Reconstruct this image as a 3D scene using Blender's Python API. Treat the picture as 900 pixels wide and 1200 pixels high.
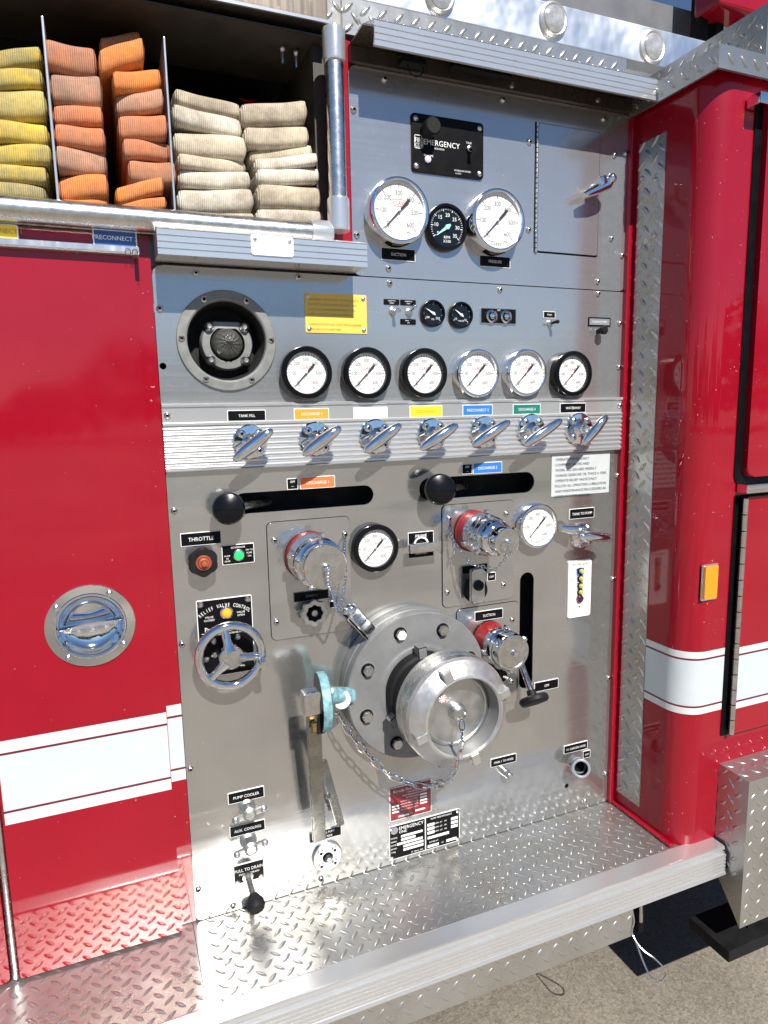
import bpy, bmesh, math, random
from mathutils import Vector, Matrix
random.seed(7)
PI = math.pi
S = bpy.context.scene
COL = S.collection
for o in list(bpy.data.objects): bpy.data.objects.remove(o)

# ------------------------------------------------------------------ camera
FPX = 784.477
RM = Matrix(((0.9255, 0.0748, -0.3713), (-0.3783, 0.1318, -0.9163), (-0.0196, 0.9885, 0.1502)))
RM = RM.to_quaternion().normalized().to_matrix()
EYE = Vector((0, -1.27, 1.55))
cd = bpy.data.cameras.new('camera'); cam = bpy.data.objects.new('camera', cd); COL.objects.link(cam)
cam.matrix_world = Matrix.Translation(EYE) @ RM.to_4x4()
cd.sensor_fit = 'VERTICAL'; cd.sensor_height = 36.0; cd.lens = 36.0 * FPX / 1200.0
cd.clip_start = 0.02; cd.clip_end = 2000
S.camera = cam

# ------------------------------------------------------------------ world, sun, exposure
SUN_EL = math.radians(45)
W = bpy.data.worlds.new('World'); S.world = W; W.use_nodes = True
wn = W.node_tree.nodes; wl = W.node_tree.links; wn.clear()
wo = wn.new('ShaderNodeOutputWorld'); wb = wn.new('ShaderNodeBackground'); ws = wn.new('ShaderNodeTexSky')
ws.sky_type = 'NISHITA'; ws.sun_disc = False; ws.sun_elevation = SUN_EL; ws.sun_rotation = PI
ws.air_density = 0.95; ws.dust_density = 0.0; ws.ozone_density = 5.0
wb.inputs['Strength'].default_value = 0.062
wl.new(ws.outputs[0], wb.inputs[0]); wl.new(wb.outputs[0], wo.inputs[0])
sl = bpy.data.lights.new('sun', 'SUN'); sl.energy = 5.0; sl.angle = math.radians(0.5); sl.color = (1.0, 0.955, 0.88)
so = bpy.data.objects.new('sun', sl); COL.objects.link(so)
so.rotation_euler = Vector((-0.006, 0.7071, -0.7071)).to_track_quat('-Z', 'Y').to_euler()
so.location = (0, -6, 8)
S.view_settings.view_transform = 'Standard'; S.view_settings.look = 'None'
S.view_settings.exposure = 0.52; S.view_settings.gamma = 1.0; S.view_settings.use_curve_mapping = False

# ------------------------------------------------------------------ measuring: a photo pixel to a real point
def ray(px, py): return RM @ Vector(((px - 450) / FPX, -(py - 600) / FPX, -1.0))
def P(px, py, h=0.0):                       # point h metres in front of the pump panel's plane y = 0
    d = ray(px, py); t = (-h - EYE.y) / d.y
    return EYE + d * t
def PZ(px, py, z):
    d = ray(px, py); return EYE + d * ((z - EYE.z) / d.z)
def PX(px, py, x):
    d = ray(px, py); return EYE + d * ((x - EYE.x) / d.x)
def VR(px, py, r, h=0.0): return abs((P(px, py - r, h) - P(px, py + r, h)).z) / 2
def HW(px, py, w, h=0.0): return abs((P(px - w / 2, py, h) - P(px + w / 2, py, h)).x)

# ------------------------------------------------------------------ materials
def newmat(name):
    m = bpy.data.materials.new(name); m.use_nodes = True
    n = m.node_tree.nodes; return m, n, m.node_tree.links, n['Principled BSDF']
def tex(n, l, scale, detail=4, rough=0.6, stretch=None, obj=True):
    tc = n.new('ShaderNodeTexCoord'); mp = n.new('ShaderNodeMapping'); nz = n.new('ShaderNodeTexNoise')
    if stretch: mp.inputs['Scale'].default_value = stretch
    l.new(tc.outputs['Object'], mp.inputs[0]); l.new(mp.outputs[0], nz.inputs['Vector'])
    nz.inputs['Scale'].default_value = scale; nz.inputs['Detail'].default_value = detail; nz.inputs['Roughness'].default_value = rough
    return nz
def ramp(n, l, src, stops):
    r = n.new('ShaderNodeValToRGB'); e = r.color_ramp.elements
    while len(e) < len(stops): e.new(0.5)
    for i, (p, c) in enumerate(stops):
        e[i].position = p; e[i].color = (c[0], c[1], c[2], 1) if hasattr(c, '__len__') else (c, c, c, 1)
    l.new(src, r.inputs[0]); return r
def bump(n, l, b, src, strength, dist, prev=None):
    k = n.new('ShaderNodeBump'); k.inputs['Strength'].default_value = strength; k.inputs['Distance'].default_value = dist
    l.new(src, k.inputs['Height'])
    if prev: l.new(prev.outputs[0], k.inputs['Normal'])
    l.new(k.outputs[0], b.inputs['Normal']); return k
def simple(name, col, rough=0.5, metal=0.0, coat=0.0, var=0.12, scale=30, bmp=0.0, bscale=200, spec=0.5, emit=None):
    m, n, l, b = newmat(name)
    nz = tex(n, l, scale)
    lo = [max(0, c * (1 - var)) for c in col]; hi = [min(1, c * (1 + var)) for c in col]
    r = ramp(n, l, nz.outputs[0], [(0.3, lo), (0.7, hi)]); l.new(r.outputs[0], b.inputs['Base Color'])
    rr = ramp(n, l, nz.outputs[0], [(0.25, max(0.02, rough * 0.8)), (0.75, min(1, rough * 1.25))]); l.new(rr.outputs[0], b.inputs['Roughness'])
    b.inputs['Metallic'].default_value = metal; b.inputs['Coat Weight'].default_value = coat; b.inputs['Coat Roughness'].default_value = 0.04
    b.inputs['Specular IOR Level'].default_value = spec
    if bmp:
        nb = tex(n, l, bscale, 3); bump(n, l, b, nb.outputs[0], bmp, 0.001)
    if emit: b.inputs['Emission Color'].default_value = (*emit[:3], 1); b.inputs['Emission Strength'].default_value = emit[3]
    return m
def brushed(name, col, r0, r1, diff, dcol=0.42, grain=(260, 260, 3), wave=0.25, warp=1.0, stain=0.0, scuff=1.0, dirt=None, wst=None):
    """sheet metal: a glossy and a dull metal lobe, grain along z, soft waviness, smears"""
    m, n, l, b = newmat(name)
    g = tex(n, l, 1.0, 4, 0.7, grain)
    sm = tex(n, l, 5.0, 6, 0.65, (1, 1, 0.6))
    c = ramp(n, l, sm.outputs[0], [(0.34 if dirt else 0.25, dirt or [x * (0.90 - stain) for x in col]), (0.60 if dirt else 0.7, col)])
    l.new(c.outputs[0], b.inputs['Base Color']); b.inputs['Metallic'].default_value = 1.0
    st = tex(n, l, 1.0, 3, 0.6, (grain[0] * .35, 40, grain[2] * .35)); sp = tex(n, l, 70.0, 4, 0.75)
    ad = n.new('ShaderNodeMath'); ad.operation = 'MULTIPLY_ADD'; l.new(sm.outputs[0], ad.inputs[0]); ad.inputs[1].default_value = (r1 - r0) * 1.4
    ad.inputs[2].default_value = r0 - (r1 - r0) * 0.25
    rs = ramp(n, l, st.outputs[0], [(.40, 0.0), (.72, (r1 - r0) * .9 * scuff)]); ad2 = n.new('ShaderNodeMath'); ad2.operation = 'ADD'; l.new(ad.outputs[0], ad2.inputs[0]); l.new(rs.outputs[0], ad2.inputs[1])
    rp = ramp(n, l, sp.outputs[0], [(.58, 0.0), (.70, (r1 - r0) * 1.3 * scuff)]); ad3 = n.new('ShaderNodeMath'); ad3.operation = 'ADD'; l.new(ad2.outputs[0], ad3.inputs[0]); l.new(rp.outputs[0], ad3.inputs[1])
    mr = n.new('ShaderNodeMapping'); mr.inputs['Rotation'].default_value = (0, .55, 0); mr.inputs['Scale'].default_value = (2.2, 30, 230); tcs = n.new('ShaderNodeTexCoord'); nsc = n.new('ShaderNodeTexNoise'); nsc.inputs['Scale'].default_value = 1.0; nsc.inputs['Detail'].default_value = 2
    l.new(tcs.outputs['Object'], mr.inputs[0]); l.new(mr.outputs[0], nsc.inputs['Vector']); rsc = ramp(n, l, nsc.outputs[0], [(.70, 0.0), (.76, .16 * scuff)]); ad4 = n.new('ShaderNodeMath'); ad4.operation = 'ADD'; l.new(ad3.outputs[0], ad4.inputs[0]); l.new(rsc.outputs[0], ad4.inputs[1])
    l.new(ad4.outputs[0], b.inputs['Roughness'])
    wv = tex(n, l, 3.2, 1, 0.4, wst)
    k0 = bump(n, l, b, wv.outputs[0], wave, 0.012)
    k1 = bump(n, l, b, g.outputs[0], 0.10 * warp, 0.0003, k0)
    b2 = n.new('ShaderNodeBsdfDiffuse'); mm = max(col); b2.inputs['Color'].default_value = (*[dcol * x / mm for x in col], 1); l.new(k1.outputs[0], b2.inputs['Normal'])
    mx = n.new('ShaderNodeMixShader'); mx.inputs[0].default_value = diff
    l.new(b.outputs[0], mx.inputs[1]); l.new(b2.outputs[0], mx.inputs[2]); l.new(mx.outputs[0], n['Material Output'].inputs[0])
    return m
M = {}
M['steel'] = brushed('brushed_stainless', (0.58, 0.58, 0.57), 0.09, 0.17, 0.17, 0.40, grain=(4, 60, 420), wave=1.0, warp=1.0, stain=0.16, wst=(.6, 1, 1.8))
M['steel_cover'] = brushed('brushed_stainless_cover', (0.56, 0.56, 0.57), 0.11, 0.19, 0.28, 0.42, grain=(4, 60, 420), wave=0.08, warp=1.0, stain=0.05)
M['alum'] = brushed('ribbed_aluminium', (0.80, 0.81, 0.82), 0.16, 0.22, 0.32, 0.60, grain=(3, 260, 260), wave=0.0, warp=.3, scuff=.3)
M['tread'] = brushed('tread_plate_aluminium', (0.56, 0.56, 0.555), 0.20, 0.36, 0.20, 0.38, grain=(60, 60, 60), wave=0.25, stain=0.18, dirt=(0.45, 0.42, 0.35), scuff=.25)
M['mirror_steel'] = brushed('bright_stainless', (0.72, 0.73, 0.75), 0.08, 0.16, 0.25, 0.6, wave=0.6)
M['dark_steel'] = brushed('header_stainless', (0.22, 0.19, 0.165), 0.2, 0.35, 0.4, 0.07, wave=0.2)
M['chrome'] = simple('chrome_plating', (0.82, 0.83, 0.85), 0.06, 1.0, var=0.04)
M['satin'] = simple('satin_machined_metal', (0.66, 0.655, 0.64), 0.26, 1.0, var=0.10, scale=60, bmp=0.1)
M['cast'] = simple('cast_aluminium', (0.60, 0.60, 0.59), 0.38, 1.0, var=0.10, scale=40, bmp=0.25, bscale=260)
M['worn_steel'] = simple('worn_grey_steel', (0.30, 0.295, 0.27), 0.26, 1.0, var=0.2, scale=35, bmp=0.15)
M['cast_bright'] = simple('bright_rough_casting', (0.60, 0.595, 0.58), 0.40, 0.85, var=0.08, scale=50, bmp=0.25, bscale=260)
M['flange'] = simple('grey_painted_casting', (0.185, 0.187, 0.19), 0.40, 0.15, var=0.10, scale=25, bmp=0.22, bscale=300)
M['grey_plastic'] = simple('grey_plastic', (0.20, 0.22, 0.25), 0.4, var=0.1)
M['speaker_grey'] = simple('speaker_grey_paint', (0.20, 0.205, 0.20), 0.4, var=0.15, scale=60, bmp=0.1)
M['dome'] = simple('dark_pressed_metal', (0.16, 0.16, 0.155), 0.35, 0.7, var=0.15)
M['red'] = simple('red_truck_paint', (0.27, 0.002, 0.013), 0.40, 0.0, coat=1.0, var=0.05, scale=6, spec=0.08)
def chip_paint():
    m = M['red']; n = m.node_tree.nodes; l = m.node_tree.links; b = n['Principled BSDF']; src = b.inputs['Base Color'].links[0].from_socket
    ch = tex(n, l, 190, 1, .4); mk = ramp(n, l, ch.outputs[0], [(.775, 0.0), (.80, 1.0)]); mx = n.new('ShaderNodeMixRGB'); l.new(mk.outputs[0], mx.inputs[0]); l.new(src, mx.inputs[1]); mx.inputs[2].default_value = (.45, .25, .25, 1); l.new(mx.outputs[0], b.inputs['Base Color'])
    du = tex(n, l, 3.5, 6, .7); rr = ramp(n, l, du.outputs[0], [(.35, .02), (.7, .11)]); l.new(rr.outputs[0], b.inputs['Coat Roughness'])
chip_paint()
M['red_gasket'] = simple('red_gasket_paint', (0.26, 0.008, 0.012), 0.4, coat=0.3)
M['maroon'] = simple('maroon_pinstripe', (0.13, 0.008, 0.02), 0.35)
M['white_tape'] = simple('white_stripe_sheeting', (0.61, 0.62, 0.62), 0.35, coat=0.4, var=0.03)
M['pale_tape'] = simple('pale_blue_white_sheeting', (0.51, 0.565, 0.595), 0.35, coat=0.4, var=0.04, scale=9)
M['black'] = simple('black_label_plastic', (0.004, 0.004, 0.005), 0.45, var=0.2, spec=0.12)
M['black_gloss'] = simple('black_gloss_plastic', (0.003, 0.003, 0.004), 0.22, coat=0.12, spec=0.25)
M['black_rubber'] = simple('black_rubber', (0.010, 0.010, 0.011), 0.55, var=0.25, spec=0.2)
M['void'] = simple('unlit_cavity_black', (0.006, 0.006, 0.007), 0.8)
M['letter'] = simple('white_lettering', (0.80, 0.80, 0.80), 0.5, var=0.02)
M['ink'] = simple('black_ink', (0.018, 0.018, 0.022), 0.5)
M['ink_grey'] = simple('grey_ink', (0.22, 0.22, 0.23), 0.5)
M['ink_red'] = simple('red_ink', (0.45, 0.03, 0.04), 0.5)
M['ink_blue'] = simple('blue_ink', (0.02, 0.10, 0.40), 0.5)
M['dial'] = simple('white_dial', (0.80, 0.80, 0.79), 0.35, coat=0.25, var=0.02)
M['dial_dark'] = simple('dark_dial', (0.005, 0.009, 0.016), 0.3, coat=0.2, spec=.2)
M['green'] = simple('pale_green_pointer', (0.35, 0.75, 0.60), 0.4)
M['yellow'] = simple('yellow_plate', (0.80, 0.54, 0.09), 0.4, var=0.05)
M['yellow_lab'] = simple('yellow_label', (0.85, 0.60, 0.03), 0.35, var=0.03)
M['orange_lab'] = simple('orange_label', (0.85, 0.30, 0.03), 0.35, var=0.03)
M['coral_lab'] = simple('red_orange_label', (0.80, 0.17, 0.05), 0.35, var=0.03)
M['white_lab'] = simple('white_label', (0.80, 0.80, 0.79), 0.35, var=0.02)
M['grey_lab'] = simple('grey_white_placard', (0.50, 0.53, 0.54), 0.35, var=0.05)
M['blue_lab'] = simple('blue_label', (0.03, 0.17, 0.55), 0.35, var=0.05)
M['navy_lab'] = simple('navy_label', (0.02, 0.07, 0.26), 0.35, var=0.05)
M['green_lab'] = simple('green_label', (0.01, 0.17, 0.13), 0.35, var=0.05)
M['red_plate'] = simple('dark_red_plate', (0.22, 0.008, 0.015), 0.3, coat=0.4)
M['teal'] = simple('chipped_teal_paint', (0.17, 0.33, 0.37), 0.5, var=0.5, scale=80, bmp=0.2)
M['rust'] = simple('red_brown_knob', (0.30, 0.065, 0.03), 0.5, var=0.2, scale=80)
M['brass'] = simple('tarnished_brass', (0.45, 0.33, 0.14), 0.35, 1.0, var=0.2)
M['amber'] = simple('amber_lens', (0.85, 0.28, 0.01), 0.15, coat=0.6, var=0.1, scale=300)
M['amber_lamp'] = simple('lit_amber_lamp', (0.8, 0.28, 0.02), 0.2, emit=(1.0, 0.35, 0.02, 0.5))
M['green_lamp'] = simple('lit_green_lamp', (0.02, 0.6, 0.12), 0.2, emit=(0.02, 0.9, 0.15, 0.6))
M['lens'] = simple('yellow_lens', (0.45, 0.42, 0.12), 0.15, coat=0.6)
M['lens_dark'] = simple('dark_red_lens', (0.07, 0.008, 0.03), 0.12, coat=0.8)
M['lens_lilac'] = simple('pale_lilac_button', (0.62, 0.55, 0.70), 0.3)
M['bay_shade'] = simple('bay_shade_black', (0.030, 0.026, 0.022), 0.5, var=0.4, scale=8)  # shade inside the hose bay, put into the colour of wall and header underside
M['bright_red'] = simple('bright_red_plastic', (0.75, 0.03, 0.06), 0.35, coat=0.5)
M['lens_grey'] = simple('grey_lens', (0.30, 0.31, 0.32), 0.12, coat=1.0, var=0.3, scale=60)
M['sky_glass'] = simple('dark_grey_sheet', (0.14, 0.145, 0.16), 0.4, var=0.15, scale=12)

def hose_mat(name, col, dirt):
    m, n, l, b = newmat(name)
    tc = n.new('ShaderNodeTexCoord'); mp = n.new('ShaderNodeMapping'); wv = n.new('ShaderNodeTexWave')
    wv.wave_type = 'BANDS'; wv.bands_direction = 'X'
    l.new(tc.outputs['Object'], mp.inputs[0]); l.new(mp.outputs[0], wv.inputs['Vector'])
    wv.inputs['Scale'].default_value = 95; wv.inputs['Distortion'].default_value = 0.6
    st = tex(n, l, 9, 6, 0.7); fi = tex(n, l, 90, 4, 0.7)
    c = ramp(n, l, st.outputs[0], [(0.40, dirt), (0.60, col)])
    mx = n.new('ShaderNodeMixRGB'); mx.blend_type = 'MULTIPLY'; mx.inputs[0].default_value = 0.5
    l.new(c.outputs[0], mx.inputs[1])
    rr = ramp(n, l, wv.outputs[0], [(0.2, 0.55), (0.6, 1.0)]); l.new(rr.outputs[0], mx.inputs[2])
    m2 = n.new('ShaderNodeMixRGB'); m2.blend_type = 'MULTIPLY'; m2.inputs[0].default_value = 0.45
    f2 = ramp(n, l, fi.outputs[0], [(0.3, 0.5), (0.65, 1.0)]); l.new(mx.outputs[0], m2.inputs[1]); l.new(f2.outputs[0], m2.inputs[2])
    l.new(m2.outputs[0], b.inputs['Base Color']); b.inputs['Roughness'].default_value = 0.85
    k = bump(n, l, b, wv.outputs[0], 0.7, 0.0015); bump(n, l, b, fi.outputs[0], 0.4, 0.001, k)
    return m
M['hose_yellow'] = hose_mat('yellow_hose_jacket', (0.78, 0.56, 0.08), (0.42, 0.34, 0.14))
M['hose_olive'] = hose_mat('faded_yellow_hose_jacket', (0.62, 0.49, 0.16), (0.38, 0.32, 0.16))
M['hose_orange'] = hose_mat('orange_hose_jacket', (0.92, 0.30, 0.05), (0.70, 0.26, 0.09))
M['hose_salmon'] = hose_mat('faded_salmon_hose_jacket', (0.72, 0.25, 0.11), (0.48, 0.23, 0.14))
M['hose_dusty'] = hose_mat('dusty_pink_hose_jacket', (0.64, 0.33, 0.21), (0.40, 0.24, 0.17))
M['hose_white'] = hose_mat('white_hose_jacket', (0.88, 0.82, 0.70), (0.50, 0.43, 0.34))
M['hose_tan'] = hose_mat('tan_hose_jacket', (0.76, 0.66, 0.50), (0.44, 0.37, 0.28))

def ground_mat():
    m, n, l, b = newmat('weathered_concrete_paving')
    a = tex(n, l, 0.42, 4, 0.55); f = tex(n, l, 150, 5, 0.75); v = n.new('ShaderNodeTexVoronoi'); v.inputs['Scale'].default_value = 110
    tc = n.new('ShaderNodeTexCoord'); l.new(tc.outputs['Object'], v.inputs['Vector'])
    c0 = ramp(n, l, f.outputs[0], [(0.30, (0.18, 0.155, 0.125)), (0.50, (0.33, 0.29, 0.235)), (0.72, (0.46, 0.41, 0.35))])
    c1 = ramp(n, l, v.outputs['Color'], [(0.1, 0.62), (0.75, 1.0)])
    mx = n.new('ShaderNodeMixRGB'); mx.blend_type = 'MULTIPLY'; mx.inputs[0].default_value = 0.8; l.new(c0.outputs[0], mx.inputs[1]); l.new(c1.outputs[0], mx.inputs[2])
    c2 = ramp(n, l, a.outputs[0], [(0.38, 0.50), (0.58, 1.0)])
    m2 = n.new('ShaderNodeMixRGB'); m2.blend_type = 'MULTIPLY'; m2.inputs[0].default_value = 1.0; l.new(mx.outputs[0], m2.inputs[1]); l.new(c2.outputs[0], m2.inputs[2])
    l.new(m2.outputs[0], b.inputs['Base Color']); b.inputs['Roughness'].default_value = 0.92
    bump(n, l, b, f.outputs[0], 0.6, 0.003); return m
M['ground'] = ground_mat()
M['leaf'] = simple('dark_leaves', (0.045, 0.065, 0.028), 0.7, var=0.5, scale=1.5)

# ------------------------------------------------------------------ mesh builder (world coordinates)
class MB:
    def __init__(s, *mats): s.bm = bmesh.new(); s.mats = list(mats)
    def mi(s, m):
        if m is None: return 0
        if m not in s.mats: s.mats.append(m)
        return s.mats.index(m)
    def face(s, vs, m=None):
        try: f = s.bm.faces.new(vs); f.material_index = s.mi(m); return f
        except ValueError: return None
    def v(s, p): return s.bm.verts.new(p)
    def box(s, lo, hi, m=None, bev=0.0, seg=2):
        a, b = Vector(lo), Vector(hi)
        vs = [s.v((x, y, z)) for x in (a.x, b.x) for y in (a.y, b.y) for z in (a.z, b.z)]
        fs = [s.face([vs[i] for i in q], m) for q in ((0, 1, 3, 2), (4, 6, 7, 5), (0, 4, 5, 1), (2, 3, 7, 6), (0, 2, 6, 4), (1, 5, 7, 3))]
        if bev:
            es = list({e for f in fs for e in f.edges})
            bmesh.ops.bevel(s.bm, geom=es, offset=bev, segments=seg, affect='EDGES', profile=0.5)
    def obox(s, c, ax, hs, m=None, bev=0.0):      # oriented box: centre, three unit axes, half sizes
        vs = [s.v(Vector(c) + ax[0] * (i * hs[0]) + ax[1] * (j * hs[1]) + ax[2] * (k * hs[2])) for i in (-1, 1) for j in (-1, 1) for k in (-1, 1)]
        fs = [s.face([vs[i] for i in q], m) for q in ((0, 1, 3, 2), (4, 6, 7, 5), (0, 4, 5, 1), (2, 3, 7, 6), (0, 2, 6, 4), (1, 5, 7, 3))]
        if bev:
            es = list({e for f in fs for e in f.edges})
            bmesh.ops.bevel(s.bm, geom=es, offset=bev, segments=2, affect='EDGES', profile=0.5)
    def lathe(s, o, d, prof, n=32, m=None, ms=None, wob=None):
        o = Vector(o); d = Vector(d).normalized()
        u = d.orthogonal().normalized()
        if abs(d.y) > 0.9: u = Vector((1, 0, 0)) - d * d.x; u.normalize()
        w = d.cross(u)
        rings = []
        for r, t in prof:
            if r <= 1e-6: rings.append([s.v(o + d * t)])
            else:
                rings.append([s.v(o + d * t + (u * math.cos(2 * PI * k / n) + w * math.sin(2 * PI * k / n)) * (r * (wob(2 * PI * k / n) if wob else 1))) for k in range(n)])
        for i in range(len(rings) - 1):
            A, B = rings[i], rings[i + 1]; mm = ms[i] if ms else m
            for k in range(n):
                k2 = (k + 1) % n
                if len(A) == 1 and len(B) == 1: continue
                if len(A) == 1: s.face([A[0], B[k], B[k2]], mm)
                elif len(B) == 1: s.face([A[k], B[0], A[k2]], mm)
                else: s.face([A[k], B[k], B[k2], A[k2]], mm)
    def tube(s, pts, r, n=10, m=None, closed=False, caps=True):
        pts = [Vector(p) for p in pts]; N = len(pts); rs = r if hasattr(r, '__len__') else [r] * N
        rings = []; up = None
        for i, p in enumerate(pts):
            if closed: t = pts[(i + 1) % N] - pts[i - 1]
            else: t = pts[min(i + 1, N - 1)] - pts[max(i - 1, 0)]
            t.normalize()
            if up is None: up = t.orthogonal().normalized()
            up = (up - t * up.dot(t)).normalized(); w = t.cross(up)
            rings.append([s.v(p + (up * math.cos(2 * PI * k / n) + w * math.sin(2 * PI * k / n)) * rs[i]) for k in range(n)])
        for i in range(N if closed else N - 1):
            A, B = rings[i], rings[(i + 1) % N]
            for k in range(n): s.face([A[k], A[(k + 1) % n], B[(k + 1) % n], B[k]], m)
        if caps and not closed:
            s.face(rings[0][::-1], m); s.face(rings[-1], m)
    def sphere(s, c, r, m=None, n=12, sc=(1, 1, 1)):
        c = Vector(c); k = n // 2
        rings = []
        for i in range(k + 1):
            a = PI * i / k; rr = math.sin(a) * r; z = math.cos(a) * r
            if rr < 1e-7: rings.append([s.v(c + Vector((0, 0, z * sc[2])))])
            else: rings.append([s.v(c + Vector((rr * math.cos(2 * PI * j / n) * sc[0], rr * math.sin(2 * PI * j / n) * sc[1], z * sc[2]))) for j in range(n)])
        for i in range(k):
            A, B = rings[i], rings[i + 1]
            for j in range(n):
                j2 = (j + 1) % n
                if len(A) == 1: s.face([A[0], B[j], B[j2]], m)
                elif len(B) == 1: s.face([A[j], B[0], A[j2]], m)
                else: s.face([A[j], B[j], B[j2], A[j2]], m)
    def prism(s, poly, o, u, v, d, m=None, bev=0.0, side=None):   # polygon (a,b) in plane o,u,v pushed along vector d
        o, u, v, d = Vector(o), Vector(u), Vector(v), Vector(d)
        A = [s.v(o + u * a + v * b) for a, b in poly]; B = [s.v(o + u * a + v * b + d) for a, b in poly]
        fs = [s.face(A[::-1], m), s.face(B, m)]
        for i in range(len(poly)):
            j = (i + 1) % len(poly); fs.append(s.face([A[i], A[j], B[j], B[i]], side or m))
        if bev:
            es = [e for e in fs[1].edges]
            bmesh.ops.bevel(s.bm, geom=es, offset=bev, segments=2, affect='EDGES', profile=0.5)
    def plate(s, x0, z0, x1, z1, h0, h1, m=None, rad=0.003, bev=0.0, seg=5):   # rounded rectangle on the panel, from h0 to h1 out
        s.prism(rrect(x0, z0, x1, z1, rad, seg), (0, -h0, 0), (1, 0, 0), (0, 0, 1), (0, -(h1 - h0), 0), m, bev)
    def text(s, t, x, z, h, size, m, ax='C', sx=1.0, rot=0.0, maxw=None):
        vs, fs, wd = textmesh(t)
        k = size
        if maxw and wd * k * sx > maxw: sx = maxw / (wd * k)
        off = {'C': -wd / 2, 'L': 0, 'R': -wd}[ax]
        cr, sr = math.cos(rot), math.sin(rot); nv = []
        for a, b in vs:
            a2 = (a + off) * k * sx; b2 = (b - 0.36) * k
            nv.append(s.v((x + a2 * cr - b2 * sr, -h, z + a2 * sr + b2 * cr)))
        for f in fs: s.face([nv[i] for i in f], m)
    def quad(s, x0, z0, x1, z1, h, m): s.face([s.v((x0, -h, z0)), s.v((x1, -h, z0)), s.v((x1, -h, z1)), s.v((x0, -h, z1))], m)
    def lugs(s, o, u, v, nrm, Wd, Ht, pitch=0.039, m=None, L=0.0125, wd=0.0042, hh=0.0020, ph=(0.3, 0.3)):
        o, u, v, nrm = Vector(o), Vector(u), Vector(v), Vector(nrm)
        def one(a, b, ang):
            if not (0.004 < a < Wd - 0.004 and 0.004 < b < Ht - 0.004): return
            ca, sa = math.cos(ang), math.sin(ang); rg = []
            for sc, hz in ((1, 0), (0.72, 0.75), (0.34, 1.0)):
                ring = []
                for k in range(10):
                    q = 2 * PI * k / 10
                    p1 = L * sc * math.copysign(abs(math.cos(q)) ** 1.15, math.cos(q)); p2 = wd * (sc if hz < 1 else 0.2) * math.copysign(abs(math.sin(q)) ** 1.15, math.sin(q))
                    aa = min(max(a + p1 * ca - p2 * sa, 0.0005), Wd - 0.0005); bb = min(max(b + p1 * sa + p2 * ca, 0.0005), Ht - 0.0005)
                    ring.append(s.v(o + u * aa + v * bb + nrm * (hz * hh)))
                rg.append(ring)
            for i in range(2):
                for k in range(10): s.face([rg[i][k], rg[i][(k + 1) % 10], rg[i + 1][(k + 1) % 10], rg[i + 1][k]], m)
            s.face(rg[2], m)
        ni, nj = int(Wd / pitch) + 2, int(Ht / pitch) + 2
        for i in range(-1, ni):
            for j in range(-1, nj):
                one((i + ph[0]) * pitch, (j + ph[1]) * pitch, PI / 4); one((i + ph[0] + .5) * pitch, (j + ph[1] + .5) * pitch, -PI / 4)
    def build(s, name, parent=None, origin=None, label=None, ang=35, group=None, recalc=True):
        if recalc: bmesh.ops.recalc_face_normals(s.bm, faces=s.bm.faces)
        if origin is None:
            n = max(1, len(s.bm.verts)); origin = sum((v.co for v in s.bm.verts), Vector()) / n
        origin = Vector(origin)
        for v in s.bm.verts: v.co -= origin
        me = bpy.data.meshes.new(name); s.bm.to_mesh(me); s.bm.free()
        for k in s.mats: me.materials.append(M[k])
        for p in me.polygons: p.use_smooth = True
        me.set_sharp_from_angle(angle=math.radians(ang))
        ob = bpy.data.objects.new(name, me); COL.objects.link(ob)
        if parent:
            ob.parent = parent; ob.location = origin - wpos(parent)
        else: ob.location = origin
        wm = ob.modifiers.new('weighted_normals', 'WEIGHTED_NORMAL'); wm.keep_sharp = True; wm.weight = 80
        if label: ob['label'] = label
        if group: ob['group'] = group
        return ob
def wpos(o):
    p = Vector(o.location)
    while o.parent: o = o.parent; p += Vector(o.location)
    return p
def rrect(x0, z0, x1, z1, r, seg=5):
    r = min(r, abs(x1 - x0) / 2.001, abs(z1 - z0) / 2.001); out = []
    for cx, cz, a0 in ((x1 - r, z1 - r, 0), (x0 + r, z1 - r, 90), (x0 + r, z0 + r, 180), (x1 - r, z0 + r, 270)):
        for k in range(seg + 1):
            a = math.radians(a0 + 90 * k / seg); out.append((cx + r * math.cos(a), cz + r * math.sin(a)))
    return out
TXT = {}
def textmesh(t):
    if t in TXT: return TXT[t]
    cu = bpy.data.curves.new('lettering', 'FONT'); cu.body = t; cu.resolution_u = 2; cu.size = 1.0
    ob = bpy.data.objects.new('lettering', cu); COL.objects.link(ob)
    dg = bpy.context.evaluated_depsgraph_get(); ev = ob.evaluated_get(dg); me = ev.to_mesh()
    vs = [(v.co.x, v.co.y) for v in me.vertices]; fs = [list(p.vertices) for p in me.polygons]
    wd = max([v[0] for v in vs] or [0]); mn = min([v[0] for v in vs] or [0])
    vs = [(a - mn, b) for a, b in vs]; ev.to_mesh_clear()
    bpy.data.objects.remove(ob); bpy.data.curves.remove(cu)
    TXT[t] = (vs, fs, wd - mn); return TXT[t]
def copy_tree(o, parent, delta):
    c = o.copy(); COL.objects.link(c); c.parent = parent; c.location = Vector(o.location) + Vector(delta)
    for ch in list(o.children):
        d = ch.copy(); COL.objects.link(d); d.parent = c
    return c
OUT = Vector((0, -1, 0))

# ------------------------------------------------------------------ the setting
g = MB('ground'); g.box((-150, -150, -0.3), (150, 150, 0.0)); go = g.build('pavement', None, (0, 0, 0)); go['kind'] = 'structure'
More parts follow.
